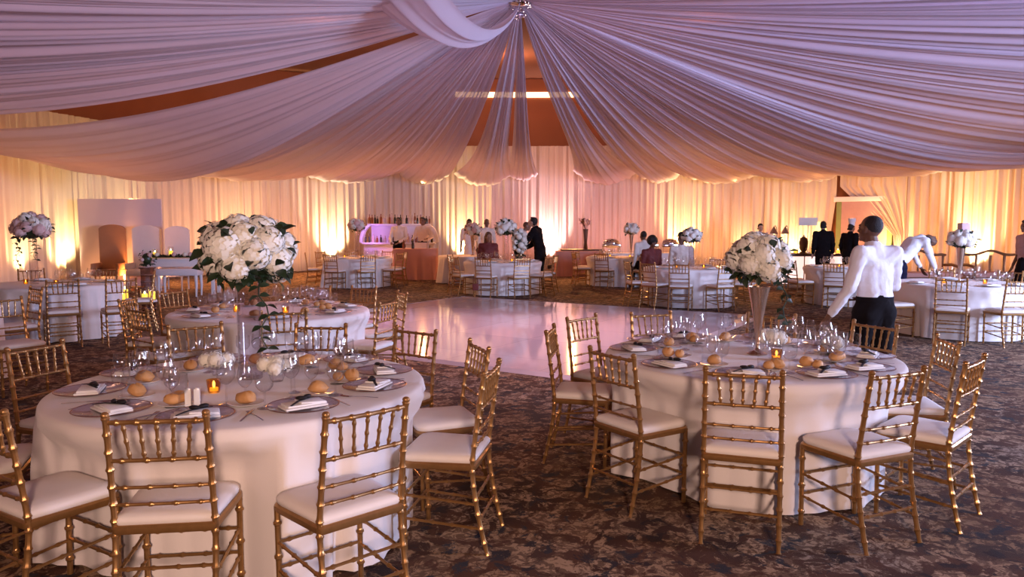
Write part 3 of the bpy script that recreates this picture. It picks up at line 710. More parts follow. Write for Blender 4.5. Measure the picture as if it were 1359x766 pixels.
# low flowers on the near tables
def low_flowers(p, label, n=5, seed=1, s=.5):
    rg = random.Random(seed); root = empty('flower_posy', (p.x, p.y, .7615)); tag(root, label, 'flowers', 'low flower posies')
    MB().lathe([(0, 0), (.03, 0), (.042, .03), (.045, .055), (.042, .055), (0, .03)], 16).build('glass_bowl', GLASS, root)
    for i in range(n):
        c = HYS.copy(); C.objects.link(c); c.parent = root; a = i*2.4; r = .045*math.sqrt(i/n)*1.6; c.location = (r*math.cos(a), r*math.sin(a), .075+.02*rg.random()); c.scale = (s,)*3
    mb = MB()
    for i in range(8): a = i*.8; leaf(mb, (.02*math.cos(a), .02*math.sin(a), .05), (math.cos(a), math.sin(a), .3), .07, .02, rg)
    mb.build('foliage', LEAF, root)
low_flowers(at_h(290, 497, .765), 'low white flower posy near the amber votive, before the far chairs', 5, 1)
low_flowers(at_h(368, 505, .765), 'low white flower posy beside the foot of the glass cylinder', 5, 2)
low_flowers(at_h(1022, 462, .765), 'white flower posy right behind the foot of the trumpet vase', 7, 3, .6)
low_flowers(at_h(1105, 470, .765), 'small pale posy among the glasses of the trumpet vase table', 4, 4)
p = at_h(284, 520, .765); dup(vt, (p.x, p.y, .7615), 0, 'lit amber votive candle beside the white shakers', 'candle holder')
p = at_h(1012, 475, .765); dup(vt, (p.x+.07, p.y-.05, .7615), 0, 'lit votive candle at the foot of the trumpet vase', 'candle holder')
for px, lb in ((250, 'white square shaker standing next to the taller-looking one, away from the votive'), (262, 'white square shaker standing closer to the amber votive')):
    p = at_h(px, 538, .765); o = MB().box((0, 0, .042), (.028, .028, .084), bev=.004).build('salt_shaker', PORC, loc=(p.x, p.y, .7615), rz=.3); tag(o, lb, 'shaker', 'white shakers')
    MB().lathe([(.009, .084), (.009, .087), (.003, .0885)], 10).build('shaker_cap', PORC, o)
# centrepieces of the far tables
def stand(c, h, label, kind='trumpet', mt=None):
    pr = [(0, 0), (.06, 0), (.062, .006), (.02, .03), (.014, .06), (.02, .2*h), (.04, .6*h), (.062, h), (.058, h), (0, h*.8)] if kind == 'trumpet' else [(0, 0), (.055, 0), (.055, h), (.05, h), (.05, .01), (0, .01)]
    o = MB().lathe(pr, 20).build('flower_stand_vase', mt or (VASE if kind == 'trumpet' else CYL), loc=(c[0], c[1], .7615)); tag(o, label, 'vase', 'tall vases of the far tables')
def farball(px, pyc, c, rpx, label, vlabel, kind='trumpet', heads=HYD, seed=1, n=16, trail=0, off=(0, 0)):
    y = c[1]+off[1]; q = at_y(px, pyc, y); r = rpx/FP*y; h = q.z-r*.55-.7615
    stand((q.x, y), h, vlabel, kind); bouquet('flower_ball', (q.x, y, q.z), r*1.05, r*.9, label, n=n, heads=heads, hs=r/.25*1.05, seed=seed, leaves=40, trail=trail)
    return q
farball(42, 303, (T4[0], T4[1]-.1), 23, 'pink and white flower ball with trailing vines on a clear stand', 'clear stand under the pink and white flower ball', 'cyl', [HYP, HYD[0], HYP], 21, trail=2)
farball(473, 300, T5, 11, 'small cream flower ball on the table before the bar', 'slim vase on the table before the bar', 'cyl', [HYP, HYD[1]], 22)
q6 = farball(672, 304, T6, 14, 'upper white flower ball on the table with cascading flowers', 'vase behind the cascading white flowers', 'cyl', HYD, 23)
bouquet('flower_cascade', (T6[0]+.40, T6[1]-.17, 1.24), .21, .36, 'cascade of white flowers spilling down to the table beside the dark-suited man', n=20, hs=.75, seed=24, leaves=60, low=-1)
farball(627, 306, (-1.2, 21.2), 11, 'cream flower ball held high in front of the woman in white', 'dark vase in front of the woman in white', 'trumpet', [HYP, HYD[1]], 25)
farball(838, 305, T7, 10, 'white flower ball above the seated guest in pale shirt', 'slim vase behind the seated guest in pale shirt', 'trumpet', HYD, 26)
farball(918, 314, T8, 13, 'white rose ball on a slim vase beside the capped guest', 'slim vase under the white rose ball', 'cyl', HYD, 27)
farball(1276, 319, T10, 17, 'white flower ball topped by a small pink card box', 'champagne trumpet vase on the table with the bending waiter', 'trumpet', HYD, 28)
p = at_y(1279, 302, T10[1]); o = MB().box((0, 0, 0), (.12, .12, .13), bev=.006).build('card_box', mat('mauve_card', (.55, .36, .36), rough=.7), loc=p); tag(o, 'small pink box perched on top of the white flower ball', 'box')
for c, s_ in ((T4, s4), (T5, s5), (T6, s6), (T7, s7), (T8, s8), (T10, s10), (T9, s9), (T2, s2)):
    for k, (dx, dy, w) in enumerate(((.22, -.25, 'forward'), (-.3, -.12, 'rear'))):
        dup(vt, (c[0]+dx, c[1]+dy, .7615), 0, f'lit votive candle, {w} one of two on the {s_}', 'candle holder', 'votive candles')
# far tables without chairs in view: second row behind table 6
cloth((-1.2, 21.2), .9, 31, [], 'ivory cloth on the round table beside the woman in white')
# ------------------------------------------------------------------ people
def wrinkle(me, amp, sd):
    from mathutils import noise
    nrm = [v.normal.copy() for v in me.vertices]
    for v, n_ in zip(me.vertices, nrm):
        p = v.co; a = noise.noise(V((p.x*4+sd+p.z*5, p.y*4, p.z*9-p.x*8)))+.35*noise.noise(V((p.x*7+p.z*14, p.y*7+sd, p.z*16-p.x*15)))
        v.co = p+n_*amp*(.6-1.8*abs(a)**.8)
def person(label, loc, rz, H=1.75, J=None, skin=SKIN_M, hair=HAIR, top=('shirt', SHIRT), bottom=('trousers', SUIT), lean=0, sit=False, head_turn=0, head_nod=0, hairkind='short', vox=.012, extras=()):
    k = H/1.75
    j = dict(pelvis=(0, 0, .95), waist=(0, 0, 1.08), chest=(0, .0, 1.30), neckb=(0, -.01, 1.47), head=(0, .035, 1.635))
    for s, n in ((-1, 'l'), (1, 'r')):
        j.update({n+'sh': (s*.185, -.01, 1.42), n+'el': (s*.235, -.04, 1.14), n+'wr': (s*.245, .06, .90), n+'hip': (s*.09, 0, .90), n+'kn': (s*.10, .03, .50), n+'an': (s*.10, -.02, .085)})
    if lean:
        c, s_ = math.cos(lean), math.sin(lean)
        for n in list(j):
            if n in ('waist', 'chest', 'neckb', 'head') or n[1:] in ('sh', 'el', 'wr'):
                x, y, z = j[n]; z -= .95; j[n] = (x, y*c+z*s_, .95+z*c-y*s_)
    if sit:
        for n in list(j):
            if n[1:] not in ('hip', 'kn', 'an'): x, y, z = j[n]; j[n] = (x, y-.05, z-.36)
        for s, n in ((-1, 'l'), (1, 'r')): j.update({n+'hip': (s*.09, -.05, .57), n+'kn': (s*.12, .30, .57), n+'an': (s*.13, .30, .085)})
    if J: j.update(J)
    j = {n: V(p)*k for n, p in j.items()}
    root_name = 'person'; b = MB()
    nb, hd = j['neckb'], j['head']
    up = (hd-nb).normalized(); hq = M.Translation(hd) @ M.Rotation(head_turn, 4, 'Z') @ M.Rotation(-head_nod, 4, 'X')
    def HP(x, y, z): return hq @ V((x*k, y*k, z*k))
    # head: skull, jaw, nose, brow, cheeks, lips, chin, ears
    b.ell((0, -.012*k, .025*k), (.074*k, .094*k, .098*k), 16, 12, hq); b.ell((0, .018*k, -.048*k), (.056*k, .068*k, .068*k), 14, 10, hq)
    b.cap(HP(0, .078, .012), HP(0, .102, -.028), .009*k, .014*k, 8); b.cap(HP(-.04, .070, .024), HP(.04, .070, .024), .014*k, .014*k, 8)
    b.cap(HP(-.019, .078, -.060), HP(.019, .078, -.060), .0095*k, .0095*k, 8); b.ell((0, .066*k, -.093*k), .022*k, 10, 8, hq)
    for s in (-1, 1): b.ell((s*.076*k, -.008*k, -.008*k), (.010*k, .020*k, .032*k), 8, 6, hq); b.ell((s*.042*k, .055*k, -.022*k), .024*k, 8, 6, hq)
    b.cap(nb, hd-up*.07*k, .056*k, .052*k)
    b.cap(j['pelvis'], j['waist'], .085*k, .08*k, 14); b.cap(j['waist'], j['chest'], .08*k, .085*k, 14); b.cap(j['chest'], nb, .085*k, .055*k, 14)
    for s, n in ((-1, 'l'), (1, 'r')):
        sh, el, wr = j[n+'sh'], j[n+'el'], j[n+'wr']
        b.cap(j['chest'], sh, .065*k, .05*k); b.cap(sh, el, .046*k, .038*k); b.cap(el, wr, .038*k, .026*k)
        d = (wr-el).normalized(); side = d.cross(V((0, 0, 1)) if abs(d.z) < .8 else V((0, 1, 0))).normalized(); nm = side.cross(d)
        palm = wr+d*.085*k
        for q in (-.022, 0, .022): b.cap(wr+side*q*.6*k, palm+side*q*k, .015*k, .013*k, 6)
        for q, L_ in ((-.03, .062), (-.010, .078), (.010, .074), (.030, .055)):
            a = palm+side*q*k; m_ = a+(d*.6+nm*.12)*L_*k; e = m_+(d*.42+nm*.30)*L_*k; b.cap(a, m_, .0088*k, .008*k, 6); b.cap(m_, e, .008*k, .0065*k, 6)
        sg = 1 if side.dot(V((-s, .3, 0))) > 0 else -1
        a = wr+d*.03*k+side*sg*.026*k; m_ = a+(d*.6+side*sg*.6+nm*.2)*.042*k; b.cap(a, m_, .012*k, .010*k, 6); b.cap(m_, m_+(d*.8+nm*.3)*.03*k, .010*k, .008*k, 6)
        hip, kn, an = j[n+'hip'], j[n+'kn'], j[n+'an']
        b.cap(j['pelvis'], hip, .085*k, .075*k); b.cap(hip, kn, .082*k, .055*k); b.cap(kn, an, .054*k, .036*k); b.cap(an, an+V((0, .13*k, -.045*k)), .036*k, .028*k)
    o = mesh_obj(root_name, remesh(b, vox*(.62 if vox < .012 else 1), 2), skin); o.location = loc; o.rotation_euler.z = rz
    tag(o, label, 'person')
    for s in (-1, 1): MB().ell((s*.031*k, .079*k, .004*k), (.011*k, .007*k, .007*k), 8, 6, hq).build('eye', EYE, o)
    # clothes
    tk, tm = top; c = MB(); w = .010*k
    if tk in ('shirt', 'jacket', 'blouse', 'jacket_long'):
        jk = .012*k if tk.startswith('jacket') else 0
        pl = j['pelvis']; low = pl+V((0, 0, (-.02 if jk else .10)*k)) if tk != 'jacket_long' else pl+V((0, -.01, -.16*k))
        for s in (-1, 1):
            c.cap(low+V((s*.055*k, 0, 0)), j['waist']+V((s*.05*k, 0, 0)), .105*k+jk*1.6, .10*k+jk, 14); c.cap(j['waist']+V((s*.05*k, 0, 0)), j['chest']+V((s*.075*k, 0, 0)), .10*k+jk, .105*k+jk, 14)
        c.cap(low, j['waist'], .118*k+jk, .108*k+jk, 14); c.cap(j['waist'], j['chest'], .108*k+jk, .122*k+jk, 14); c.cap(j['chest'], nb, .122*k+jk, .078*k, 14)
        for s, n in ((-1, 'l'), (1, 'r')): c.cap(nb+V((0, 0, -.03*k)), j[n+'sh'], .062*k, .068*k)
        c.cap(j['chest']+V((-.06*k, 0, 0)), nb+V((0, 0, -.045*k)), .115*k+jk, .075*k, 12); c.cap(j['chest']+V((.06*k, 0, 0)), nb+V((0, 0, -.045*k)), .115*k+jk, .075*k, 12)
        c.cap(nb-up*.01*k, nb+up*.032*k, .066*k, .060*k, 12)
        for n in 'lr':
            sh, el, wr = j[n+'sh'], j[n+'el'], j[n+'wr']; c.cap(j['chest']+(sh-j['chest'])*.3, sh, .10*k+jk, .073*k+jk); c.cap(sh, el, .070*k+jk, .054*k+jk)
            if tk != 'blouse': c.cap(el, el.lerp(wr, .86), .054*k+jk, .038*k+jk)
            else: c.cap(sh, el, .07*k, .06*k)
        nm_ = 'suit_jacket' if jk else 'shirt'
    so = mesh_obj(nm_, remesh(c, vox*1.05, 4), tm, o)
    wrinkle(so.data, .009*k, 3)
    if tk.startswith('jacket'):
        c = MB(); q = j['chest'].lerp(nb, .55); c.add([q+V((-.05*k, .115*k, .04*k)), q+V((.05*k, .115*k, .04*k)), q+V((0, .15*k, -.16*k)), q+V((-.05*k, .085*k, .04*k)), q+V((.05*k, .085*k, .04*k)), q+V((0, .11*k, -.16*k))], [(0, 2, 1), (3, 4, 5), (0, 1, 4, 3), (1, 2, 5, 4), (2, 0, 3, 5)]); c.build('shirt_front', SHIRT, o)
    bk, bmm = bottom; c = MB()
    pl = j['pelvis']
    if bk == 'trousers':
        c.cap(pl+V((-.05*k, 0, .02*k)), pl+V((.05*k, 0, .02*k)), .118*k, .118*k, 14); hm = (j['lhip']+j['rhip'])/2; c.cap(pl, hm+(j['lkn']+j['rkn']-j['lhip']-j['rhip'])*.09, .11*k, .085*k, 12)
        for n in 'lr':
            hip, kn, an = j[n+'hip'], j[n+'kn'], j[n+'an']; c.cap(pl+V((0, 0, .06*k)), hip, .125*k, .115*k, 14); c.cap(hip, kn, .112*k, .080*k, 12); c.cap(kn, an+V((0, 0, .0)), .076*k, .064*k, 12)
        nm_ = 'trousers'
    else:
        kn = (j['lkn']+j['rkn'])/2; an = (j['lan']+j['ran'])/2
        c.cap(pl+V((0, 0, .05*k)), (j['lhip']+j['rhip'])/2, .13*k, .16*k, 16); c.cap((j['lhip']+j['rhip'])/2, kn, .16*k, .19*k, 16); c.cap(kn, an+V((0, 0, .15*k)), .19*k, .22*k, 16); nm_ = 'skirt'
    wrinkle(mesh_obj(nm_, remesh(c, vox*1.05, 4), bmm, o).data, .006*k, 5)
    if bk == 'trousers' and tk == 'shirt':
        mb = MB(); t0 = pl+V((0, 0, .075*k)); n_ = 28
        mb.grid(lambda u, v: (t0.x+.172*k*math.cos(2*PI*u), t0.y+.122*k*math.sin(2*PI*u), t0.z+(v-.5)*.045*k), n_, 1, closed_u=True); mb.build('belt', SUIT, o)
    for n in 'lr':
        an = j[n+'an']; c = MB(); c.cap(an+V((0, -.03*k, -.035*k)), an+V((0, .15*k, -.045*k)), .048*k, .036*k, 10); c.v = [(x, y, max(.002, z)) for x, y, z in c.v]; c.build('shoe', BLACK, o)
    # hair
    c = MB()
    if hairkind == 'short':
        c.ell((0, -.024*k, .040*k), (.082*k, .096*k, .095*k), 18, 12, hq); c.cap(HP(-.05, -.075, -.03), HP(.05, -.075, -.03), .034*k, .034*k); c.ell((0, .035*k, .095*k), (.062*k, .045*k, .030*k), 12, 8, hq)
    elif hairkind == 'afro':
        c.ell((0, -.03*k, .05*k), (.125*k, .125*k, .125*k), 18, 12, hq, jit=.05, rg=random.Random(2))
    elif hairkind == 'long':
        c.ell((0, -.026*k, .040*k), (.088*k, .1*k, .1*k), 18, 12, hq); c.cap(HP(-.045, -.07, 0), HP(-.06, -.075, -.22), .055*k, .045*k); c.cap(HP(.045, -.07, 0), HP(.06, -.075, -.22), .055*k, .045*k); c.cap(HP(0, -.08, 0), HP(0, -.09, -.24), .055*k, .05*k)
    elif hairkind == 'crop':
        c.ell((0, -.024*k, .036*k), (.0765*k, .090*k, .090*k), 18, 12, hq)
    if c.v: mesh_obj('hair', remesh(c, .010, 2), hair, o)
    if 'cap' in extras:
        m_ = MB(); m_.lathe([(.086*k, .06*k), (.090*k, .09*k), (.075*k, .135*k), (.03*k, .155*k), (0, .157*k)], 18, T=hq); m_.ell((0, .10*k, .065*k), (.07*k, .075*k, .008*k), 14, 6, hq); m_.build('flat_cap', BLACK, o)
    if 'toque' in extras:
        MB().lathe([(.082*k, .06*k), (.084*k, .15*k), (.10*k, .19*k), (.105*k, .25*k), (.08*k, .275*k), (0, .28*k)], 20, T=hq).build('chef_hat', WHITEP, o)
    if 'apron' in extras:
        m_ = MB(); m_.grid(lambda u, v: ((u-.5)*.40*k, (.152+.04*v-.08*abs(u-.5))*k, (1.02-.55*v)*k), 8, 4); m_.grid(lambda u, v: ((u-.5)*.40*k, (.165+.04*v-.08*abs(u-.5))*k, (1.02-.55*(v))*k), 8, 4); m_.build('apron', SHIRT, o)
    return o
def feet(px, Y): return V(((px-679.5)/FP*Y, Y, 0.002))
# the near waiter, walking away past the trumpet vase table
f1 = at_y(1160, 400, 6.15)
person('waiter in white shirt and black trousers, back to us, by the trumpet vase table', (f1.x+.03, 6.2, .002), R(18), H=1.69, skin=SKIN_D, vox=.009, head_turn=R(12), head_nod=R(-8), hairkind='crop',
       J=dict(lwr=(-.40, .10, .86), lel=(-.30, -.03, 1.13), rel=(.235, .03, 1.13), rwr=(.12, .25, 1.02), chest=(-.0, .03, 1.30), neckb=(.0, .045, 1.46), head=(-.005, .085, 1.625), lkn=(-.10, .10, .5), lan=(-.11, .10, .085), rkn=(.11, .02, .5), ran=(.12, -.08, .085)))
p2 = feet(1190, 12.25)
person('waiter in white shirt and navy trousers bending over the boxed flower ball table', (p2.x, p2.y, .002), R(-82), H=1.78, skin=SKIN_D, bottom=('trousers', NAVY), vox=.011, head_nod=R(-50), hairkind='crop',
       J=dict(waist=(0, .10, 1.06), chest=(0, .27, 1.27), neckb=(0, .42, 1.36), head=(0, .58, 1.33), lsh=(-.18, .36, 1.33), rsh=(.18, .36, 1.33), lel=(-.21, .46, 1.08), rel=(.21, .44, 1.08), lwr=(-.16, .56, .88), rwr=(.18, .56, .88), pelvis=(0, -.02, .93)))
person('man in black suit seen from behind at the buffet counter under the yellow lamp', feet(1092, 19.4), R(-12), H=1.72, skin=SKIN_L, top=('jacket_long', SUIT), lean=.12, vox=.014)
person('chef in tall white hat and black jacket turned toward the buffet flames', feet(1126, 19.6), R(-62), H=1.66, skin=SKIN_M, top=('jacket', SUIT), vox=.014, lean=.08, extras=('toque',))
person('dark-haired person whose face peeps above the trumpet vase bouquet', feet(1008, 21.5), R(172), H=1.66, skin=SKIN_L, vox=.014)
person('bartender in white shirt and dark trousers looking down, by the bottle shelf', feet(530, 23.8), R(165), H=1.86, skin=SKIN_D, top=('shirt', SHIRTP), vox=.014, head_nod=R(-25), J=dict(lwr=(-.10, .28, 1.0), rwr=(.14, .26, 1.0), lel=(-.25, .04, 1.15), rel=(.25, .04, 1.15)))
person('bartender in white shirt and white apron holding his hands out over the bar', feet(562, 23.4), R(165), H=1.86, skin=SKIN_D, top=('shirt', SHIRTP), vox=.014, head_nod=R(-15), J=dict(lwr=(-.22, .26, 1.13), rwr=(.24, .24, 1.10), lel=(-.27, .02, 1.18), rel=(.27, .0, 1.18)), extras=('apron',))
person('woman in long white dress standing half hidden by the high cream flower ball', feet(623, 22.8), R(178), H=1.80, skin=SKIN_D, top=('blouse', SHIRT), bottom=('dress', SHIRT), vox=.014, hairkind='short')
person('dark-skinned man in white shirt standing behind the seated long-haired guest', feet(646, 22.6), R(185), H=1.80, skin=SKIN_D, top=('shirt', SHIRTP), vox=.014, hairkind='crop')
person('guest with long brown hair seated beyond the cascading flowers', (T6[0]+1.36*math.cos(R(106)), T6[1]+1.36*math.sin(R(106)), .002), R(196), H=1.80, skin=SKIN_M, hair=HAIRB, top=('blouse', REDB), vox=.014, sit=True, hairkind='long')
person('man in light grey jacket bending toward the dark-suited man behind the flower cascade', feet(688, 19.9), R(-95), H=1.74, skin=SKIN_M, hair=HAIRB, top=('jacket', GREYJ), vox=.014, lean=.30, hairkind='crop')
person('man in black suit and white shirt leaning over the table with cascading flowers', feet(717, 18.55), R(68), H=1.84, skin=SKIN_L, top=('jacket_long', SUIT), vox=.013, lean=.24, head_nod=R(-18), J=dict(lwr=(-.12, .55, .98), rwr=(.16, .52, .96), lel=(-.22, .32, 1.08), rel=(.22, .30, 1.06)))
person('guest in pale shirt seated under the white flower ball by the rust buffet', (T7[0]+1.36*math.cos(R(-74)), T7[1]+1.36*math.sin(R(-74)), .002), R(16), H=1.84, skin=SKIN_D, top=('shirt', SHIRTP), vox=.014, sit=True, hairkind='crop')
person('guest with a round afro and dark top seated at the rose ball table', (T8[0]+1.36*math.cos(R(112)), T8[1]+1.36*math.sin(R(112)), .002), R(202), H=1.70, skin=SKIN_D, top=('blouse', REDB), vox=.014, sit=True, hairkind='afro')
person('guest in white shirt and dark flat cap seated, looking toward the afro-haired guest', (T8[0]+1.36*math.cos(R(84)), T8[1]+1.36*math.sin(R(84)), .002), R(174), H=1.80, head_turn=R(-50), skin=SKIN_D, top=('shirt', SHIRTP), vox=.014, sit=True, hairkind='crop', extras=('cap',))
person('person in pinkish top standing at the picture edge by the settees', feet(1362, 13.4), R(95), H=1.70, skin=SKIN_D, top=('blouse', mat('dusty_pink_cotton', (.5, .32, .32), rough=.85)), bottom=('skirt', SUIT), vox=.014)

# ------------------------------------------------------------------ furniture along the walls
def span(px0, px1, Y): return (px0-679.5)/FP*Y, (px1-679.5)/FP*Y
x0, x1 = span(107, 217, 19.35); bp_ = empty('backdrop_panel', ((x0+x1)/2, 19.35, 0)); tag(bp_, 'large pinkish white free-standing backdrop panel behind the three throne chairs', 'panel')
ph = at_y(160, 264, 19.35).z
MB().box((0, 0, ph/2+.02), (x1-x0, .06, ph-.04), bev=.008).build('panel_board', PANELM, bp_)
for s in (-1, 1): MB().box((s*(x1-x0)*.38, 0, .02), (.08, .7, .035), bev=.006).build('panel_foot', WHITEP, bp_)
def throne(px, Y, topy, wpx, m_, label):
    w = wpx/FP*Y; c = feet(px, Y); h = at_y(px, topy, Y+.25).z; r = empty('high_back_chair', (c.x, c.y, 0), R(6)); tag(r, label, 'chair', 'high-backed chairs at the sweetheart table')
    mb = MB(); n = 12
    prof = [(-w/2, .42)]+[(-w/2+w*i/n, h-.10+.10*math.sin(PI*(i/n))**.6) for i in range(n+1)]+[(w/2, .42)]
    for y_ in (.22, .32): pass
    nv = len(prof); vs = [(x, .24, z) for x, z in prof]+[(x*.98, .36, z) for x, z in prof]
    mb.add(vs, [list(range(nv)), list(range(nv, 2*nv))[::-1]]+[(i, (i+1) % nv, nv+(i+1) % nv, nv+i)[::-1] for i in range(nv)]); mb.build('backrest', m_, r, ang=30)
    MB().box((0, -.02, .44), (w*.96, .56, .16), bev=.04).build('seat', m_, r)
    for sx in (-1, 1):
        MB().box((sx*w*.46, -.02, .60), (.08, .50, .16), bev=.03).build('armrest', m_, r)
        for sy in (-.24, .24): MB().tube([(sx*w*.42, sy, .37), (sx*w*.42, sy*1.05, 0)], [.028, .018], 8).build('leg', WHITEP, r)
throne(144, 18.55, 298, 33, mat('amber_lit_upholstery', (.42, .20, .10), rough=.6, var=.08), 'high-backed chair with amber light in its colour, the one farthest from the sweetheart table')  # pale chair like the others; the amber light on it is put into its colour
throne(190, 18.6, 299, 36, LEATH, 'high-backed pale chair between the amber-tinted chair and the outer pale one')
throne(231, 18.5, 300, 31, LEATH, 'high-backed pale chair standing past the edge of the pink panel')
tc_ = feet(243, 17.5); tb = empty('sweetheart_table', (tc_.x, tc_.y, 0), R(6)); tag(tb, 'white rectangular sweetheart table carrying candles and a dark garland', 'table')
MB().box((0, 0, .83), (1.62, .62, .04), bev=.008).build('tabletop', WHITEP, tb); MB().box((0, 0, .73), (1.54, .54, .16), bev=.006).build('apron', WHITEP, tb)
for sx in (-1, 1):
    for sy in (-1, 1): MB().box((sx*.73, sy*.23, .325), (.08, .08, .65), bev=.01).build('leg', WHITEP, tb)
bn = feet(238, 16.9); b_ = empty('padded_bench', (bn.x, bn.y, 0), R(6)); tag(b_, 'white padded bench with tapered legs in front of the sweetheart table', 'bench')
MB().box((0, 0, .56), (.92, .46, .17), bev=.05).build('seat', LEATH, b_)
for sx in (-1, 1):
    for sy in (-1, 1): MB().tube([(sx*.40, sy*.18, .49), (sx*.41, sy*.19, .25), (sx*.40, sy*.19, 0)], [.04, .03, .018], 8).build('leg', WHITEP, b_)
def hurricane(p, label, h=.22, grp='candles in glass cylinders'):
    o = MB().lathe([(0, .004), (.055, .004), (.058, 0), (.062, .01), (.062, h), (.059, h), (.057, .012), (0, .012)], 20).build('hurricane_candle', GLASS, loc=p); tag(o, label, 'candle', grp)
    MB().lathe([(0, .013), (.045, .013), (.045, h*.62), (.02, h*.64), (0, h*.63)], 16).build('candle_wax', CANDLE, o); MB().ell((0, 0, h*.72), (.012, .012, .024), 8, 6).build('candle_flame', FLAME, o)
for px, lb in ((206, 'yellow candle in glass at the end of the sweetheart table by the pale chairs'), (227, 'yellow candle in tall glass in the middle of the sweetheart table'), (262, 'yellow candle in glass beside the garland roses, closer to the hydrangea ball'), (271, 'yellow candle in glass at the hydrangea end of the sweetheart table')):
    q = feet(px, 17.62); hurricane((q.x, q.y, .852), lb, .26 if px == 227 else .2)
gl = empty('table_garland', (tc_.x, tc_.y-.17, .854), R(6)); tag(gl, 'dark leafy garland with blush roses lying along the sweetheart table', 'garland')
mb = MB(); rg = random.Random(5); mb.tube([(-.66, 0, .03), (-.2, .03, .03), (.2, -.02, .03), (.68, 0, .03)], .02, 6)
for i in range(140): t = rg.uniform(-.68, .70); leaf(mb, (t, rg.uniform(-.03, .03), .03), (rg.uniform(-1, 1), rg.uniform(-1, 1), rg.uniform(-.1, .8)), .09, .028, rg, rg.uniform(-1, 1))
mb.build('foliage', LEAF, gl)
for i, t in enumerate((-.5, -.12, .12, .25, .36, .5)):
    c = (HYP if i % 2 else HYS).copy(); C.objects.link(c); c.parent = gl; c.location = (t, -.03, .085); c.scale = (.62,)*3
    c.name = 'rose_head'
pd = feet(195, 13.2); pe = empty('crystal_pedestal', (pd.x, pd.y, 0)); tag(pe, 'faceted glass pedestal with a dark plant on top, near the sweetheart table', 'pedestal')
MB().lathe([(.15, 0), (.15, .02), (.12, .03), (.12, .84), (.15, .85), (.15, .87), (0, .87)], 8).build('pedestal_column', glass_mat('smoked_crystal', tint=(.62, .52, .52), base=.12, edge=.6), pe, smooth=False)
for k in range(6): MB().lathe([(.122, 0), (.128, .01), (.122, .02)], 8, (0, 0, .12+.12*k)).build('pedestal_ring', CHROME, pe, smooth=False)
bouquet('pedestal_plant', (pd.x, pd.y, 1.03), .14, .16, 'dark leafy plant with a few roses on the glass pedestal', n=5, heads=[HYP], hs=.45, seed=41, leaves=80, low=-.7)
lt = feet(178, 12.1); l_ = empty('candle_table', (lt.x, lt.y, 0)); tag(l_, 'low round white side table holding yellow candles behind dark chairs', 'table')
MB().lathe([(0, .36), (.33, .36), (.34, .37), (.34, .385), (.33, .39), (0, .39)], 28).build('tabletop', WHITEP, l_); MB().lathe([(.16, 0), (.16, .02), (.03, .04), (.03, .36), (0, .36)], 16).build('pedestal_leg', WHITEP, l_)
for px, dy, h, lb in ((160, 0, .16, 'broad yellow candle on the low side table'), (164, .16, .26, 'tallest yellow candle on the low side table'), (190, -.1, .18, 'yellow candle apart from the others on the low side table'), (200, .05, .22, 'pale candle at the end of the low side table')):
    q = feet(px, 12.1+dy); hurricane((q.x, q.y, .391), lb, h)
# bar
bx0, bx1 = span(478, 582, 25.0); br = empty('back_bar', ((bx0+bx1)/2, 25.0, 0)); tag(br, 'white back bar with curved ends and a bottle shelf behind the bartenders', 'bar'); w = bx1-bx0
sh = at_y(520, 297, 25).z
MB().box((0.0, .1, sh-.03), (w*.80, .36, .06), bev=.01).build('bottle_shelf', WHITEP, br); MB().box((0, .27, (sh-.06)/2), (w*.74, .03, sh-.06)).build('back_panel', WHITEP, br)
MB().box((0, .0, 1.02), (w*.92, .5, .06), bev=.01).build('counter', WHITEP, br); MB().box((0, .05, .49), (w*.88, .4, .98), bev=.01).build('counter_front', WHITEP, br)
for s in (-1, 1):
    mb = MB(); n = 16; a0 = [(s*w*(.38+.12*math.sin(PI/2*i/n)), 1.05+(sh-1.1)*math.cos(PI/2*i/n)) for i in range(n+1)]
    mb.add([(x, y_, z) for y_ in (-.10, .24) for x, z in a0]+[(x-s*.10, y_, z-.02) for y_ in (-.10, .24) for x, z in a0],
           [(i, i+1, n+2+i, n+1+i) for i in range(n)]+[(2*n+2+i, 3*n+3+i, 3*n+4+i, 2*n+3+i) for i in range(n)]+[(i, 2*n+2+i, 2*n+3+i, i+1) for i in range(n)]+[(n+1+i, n+2+i, 3*n+4+i, 3*n+3+i) for i in range(n)])
    mb.build('curved_side_panel', WHITEP, br, ang=60)
def bottle(p, h, r, m_, label, grp):
    o = MB().lathe([(0, 0), (r, 0), (r*1.02, .01), (r, h*.55), (r*.8, h*.66), (r*.36, h*.74), (r*.32, h*.93), (r*.4, h*.94), (r*.4, h), (0, h)], 12).build('liquor_bottle', m_, loc=p); tag(o, label, 'bottle', grp)
rg = random.Random(8)
for k in range(22):
    x = (bx0+bx1)/2+w*.38*(2*k/21-1); bottle((x+rg.uniform(-.015, .015), 25.08+rg.uniform(-.06, .06), sh+.001), rg.uniform(.24, .36)+(.06 if k in (0, 7, 10) else 0), rg.uniform(.034, .046), BOTTLES[rg.randrange(3)], 'liquor bottle in the row along the high bar shelf', 'bottles on the high bar shelf')
for k in range(18):
    x = (bx0+bx1)/2+w*.42*(2*k/17-1); bottle((x, 24.9+rg.uniform(-.05, .05), 1.051), rg.uniform(.18, .30), rg.uniform(.032, .045), BOTTLES[rg.randrange(3)], 'bottle on the lower counter of the back bar', 'bottles on the lower bar counter')
fx0, fx1 = span(524, 580, 22.3)
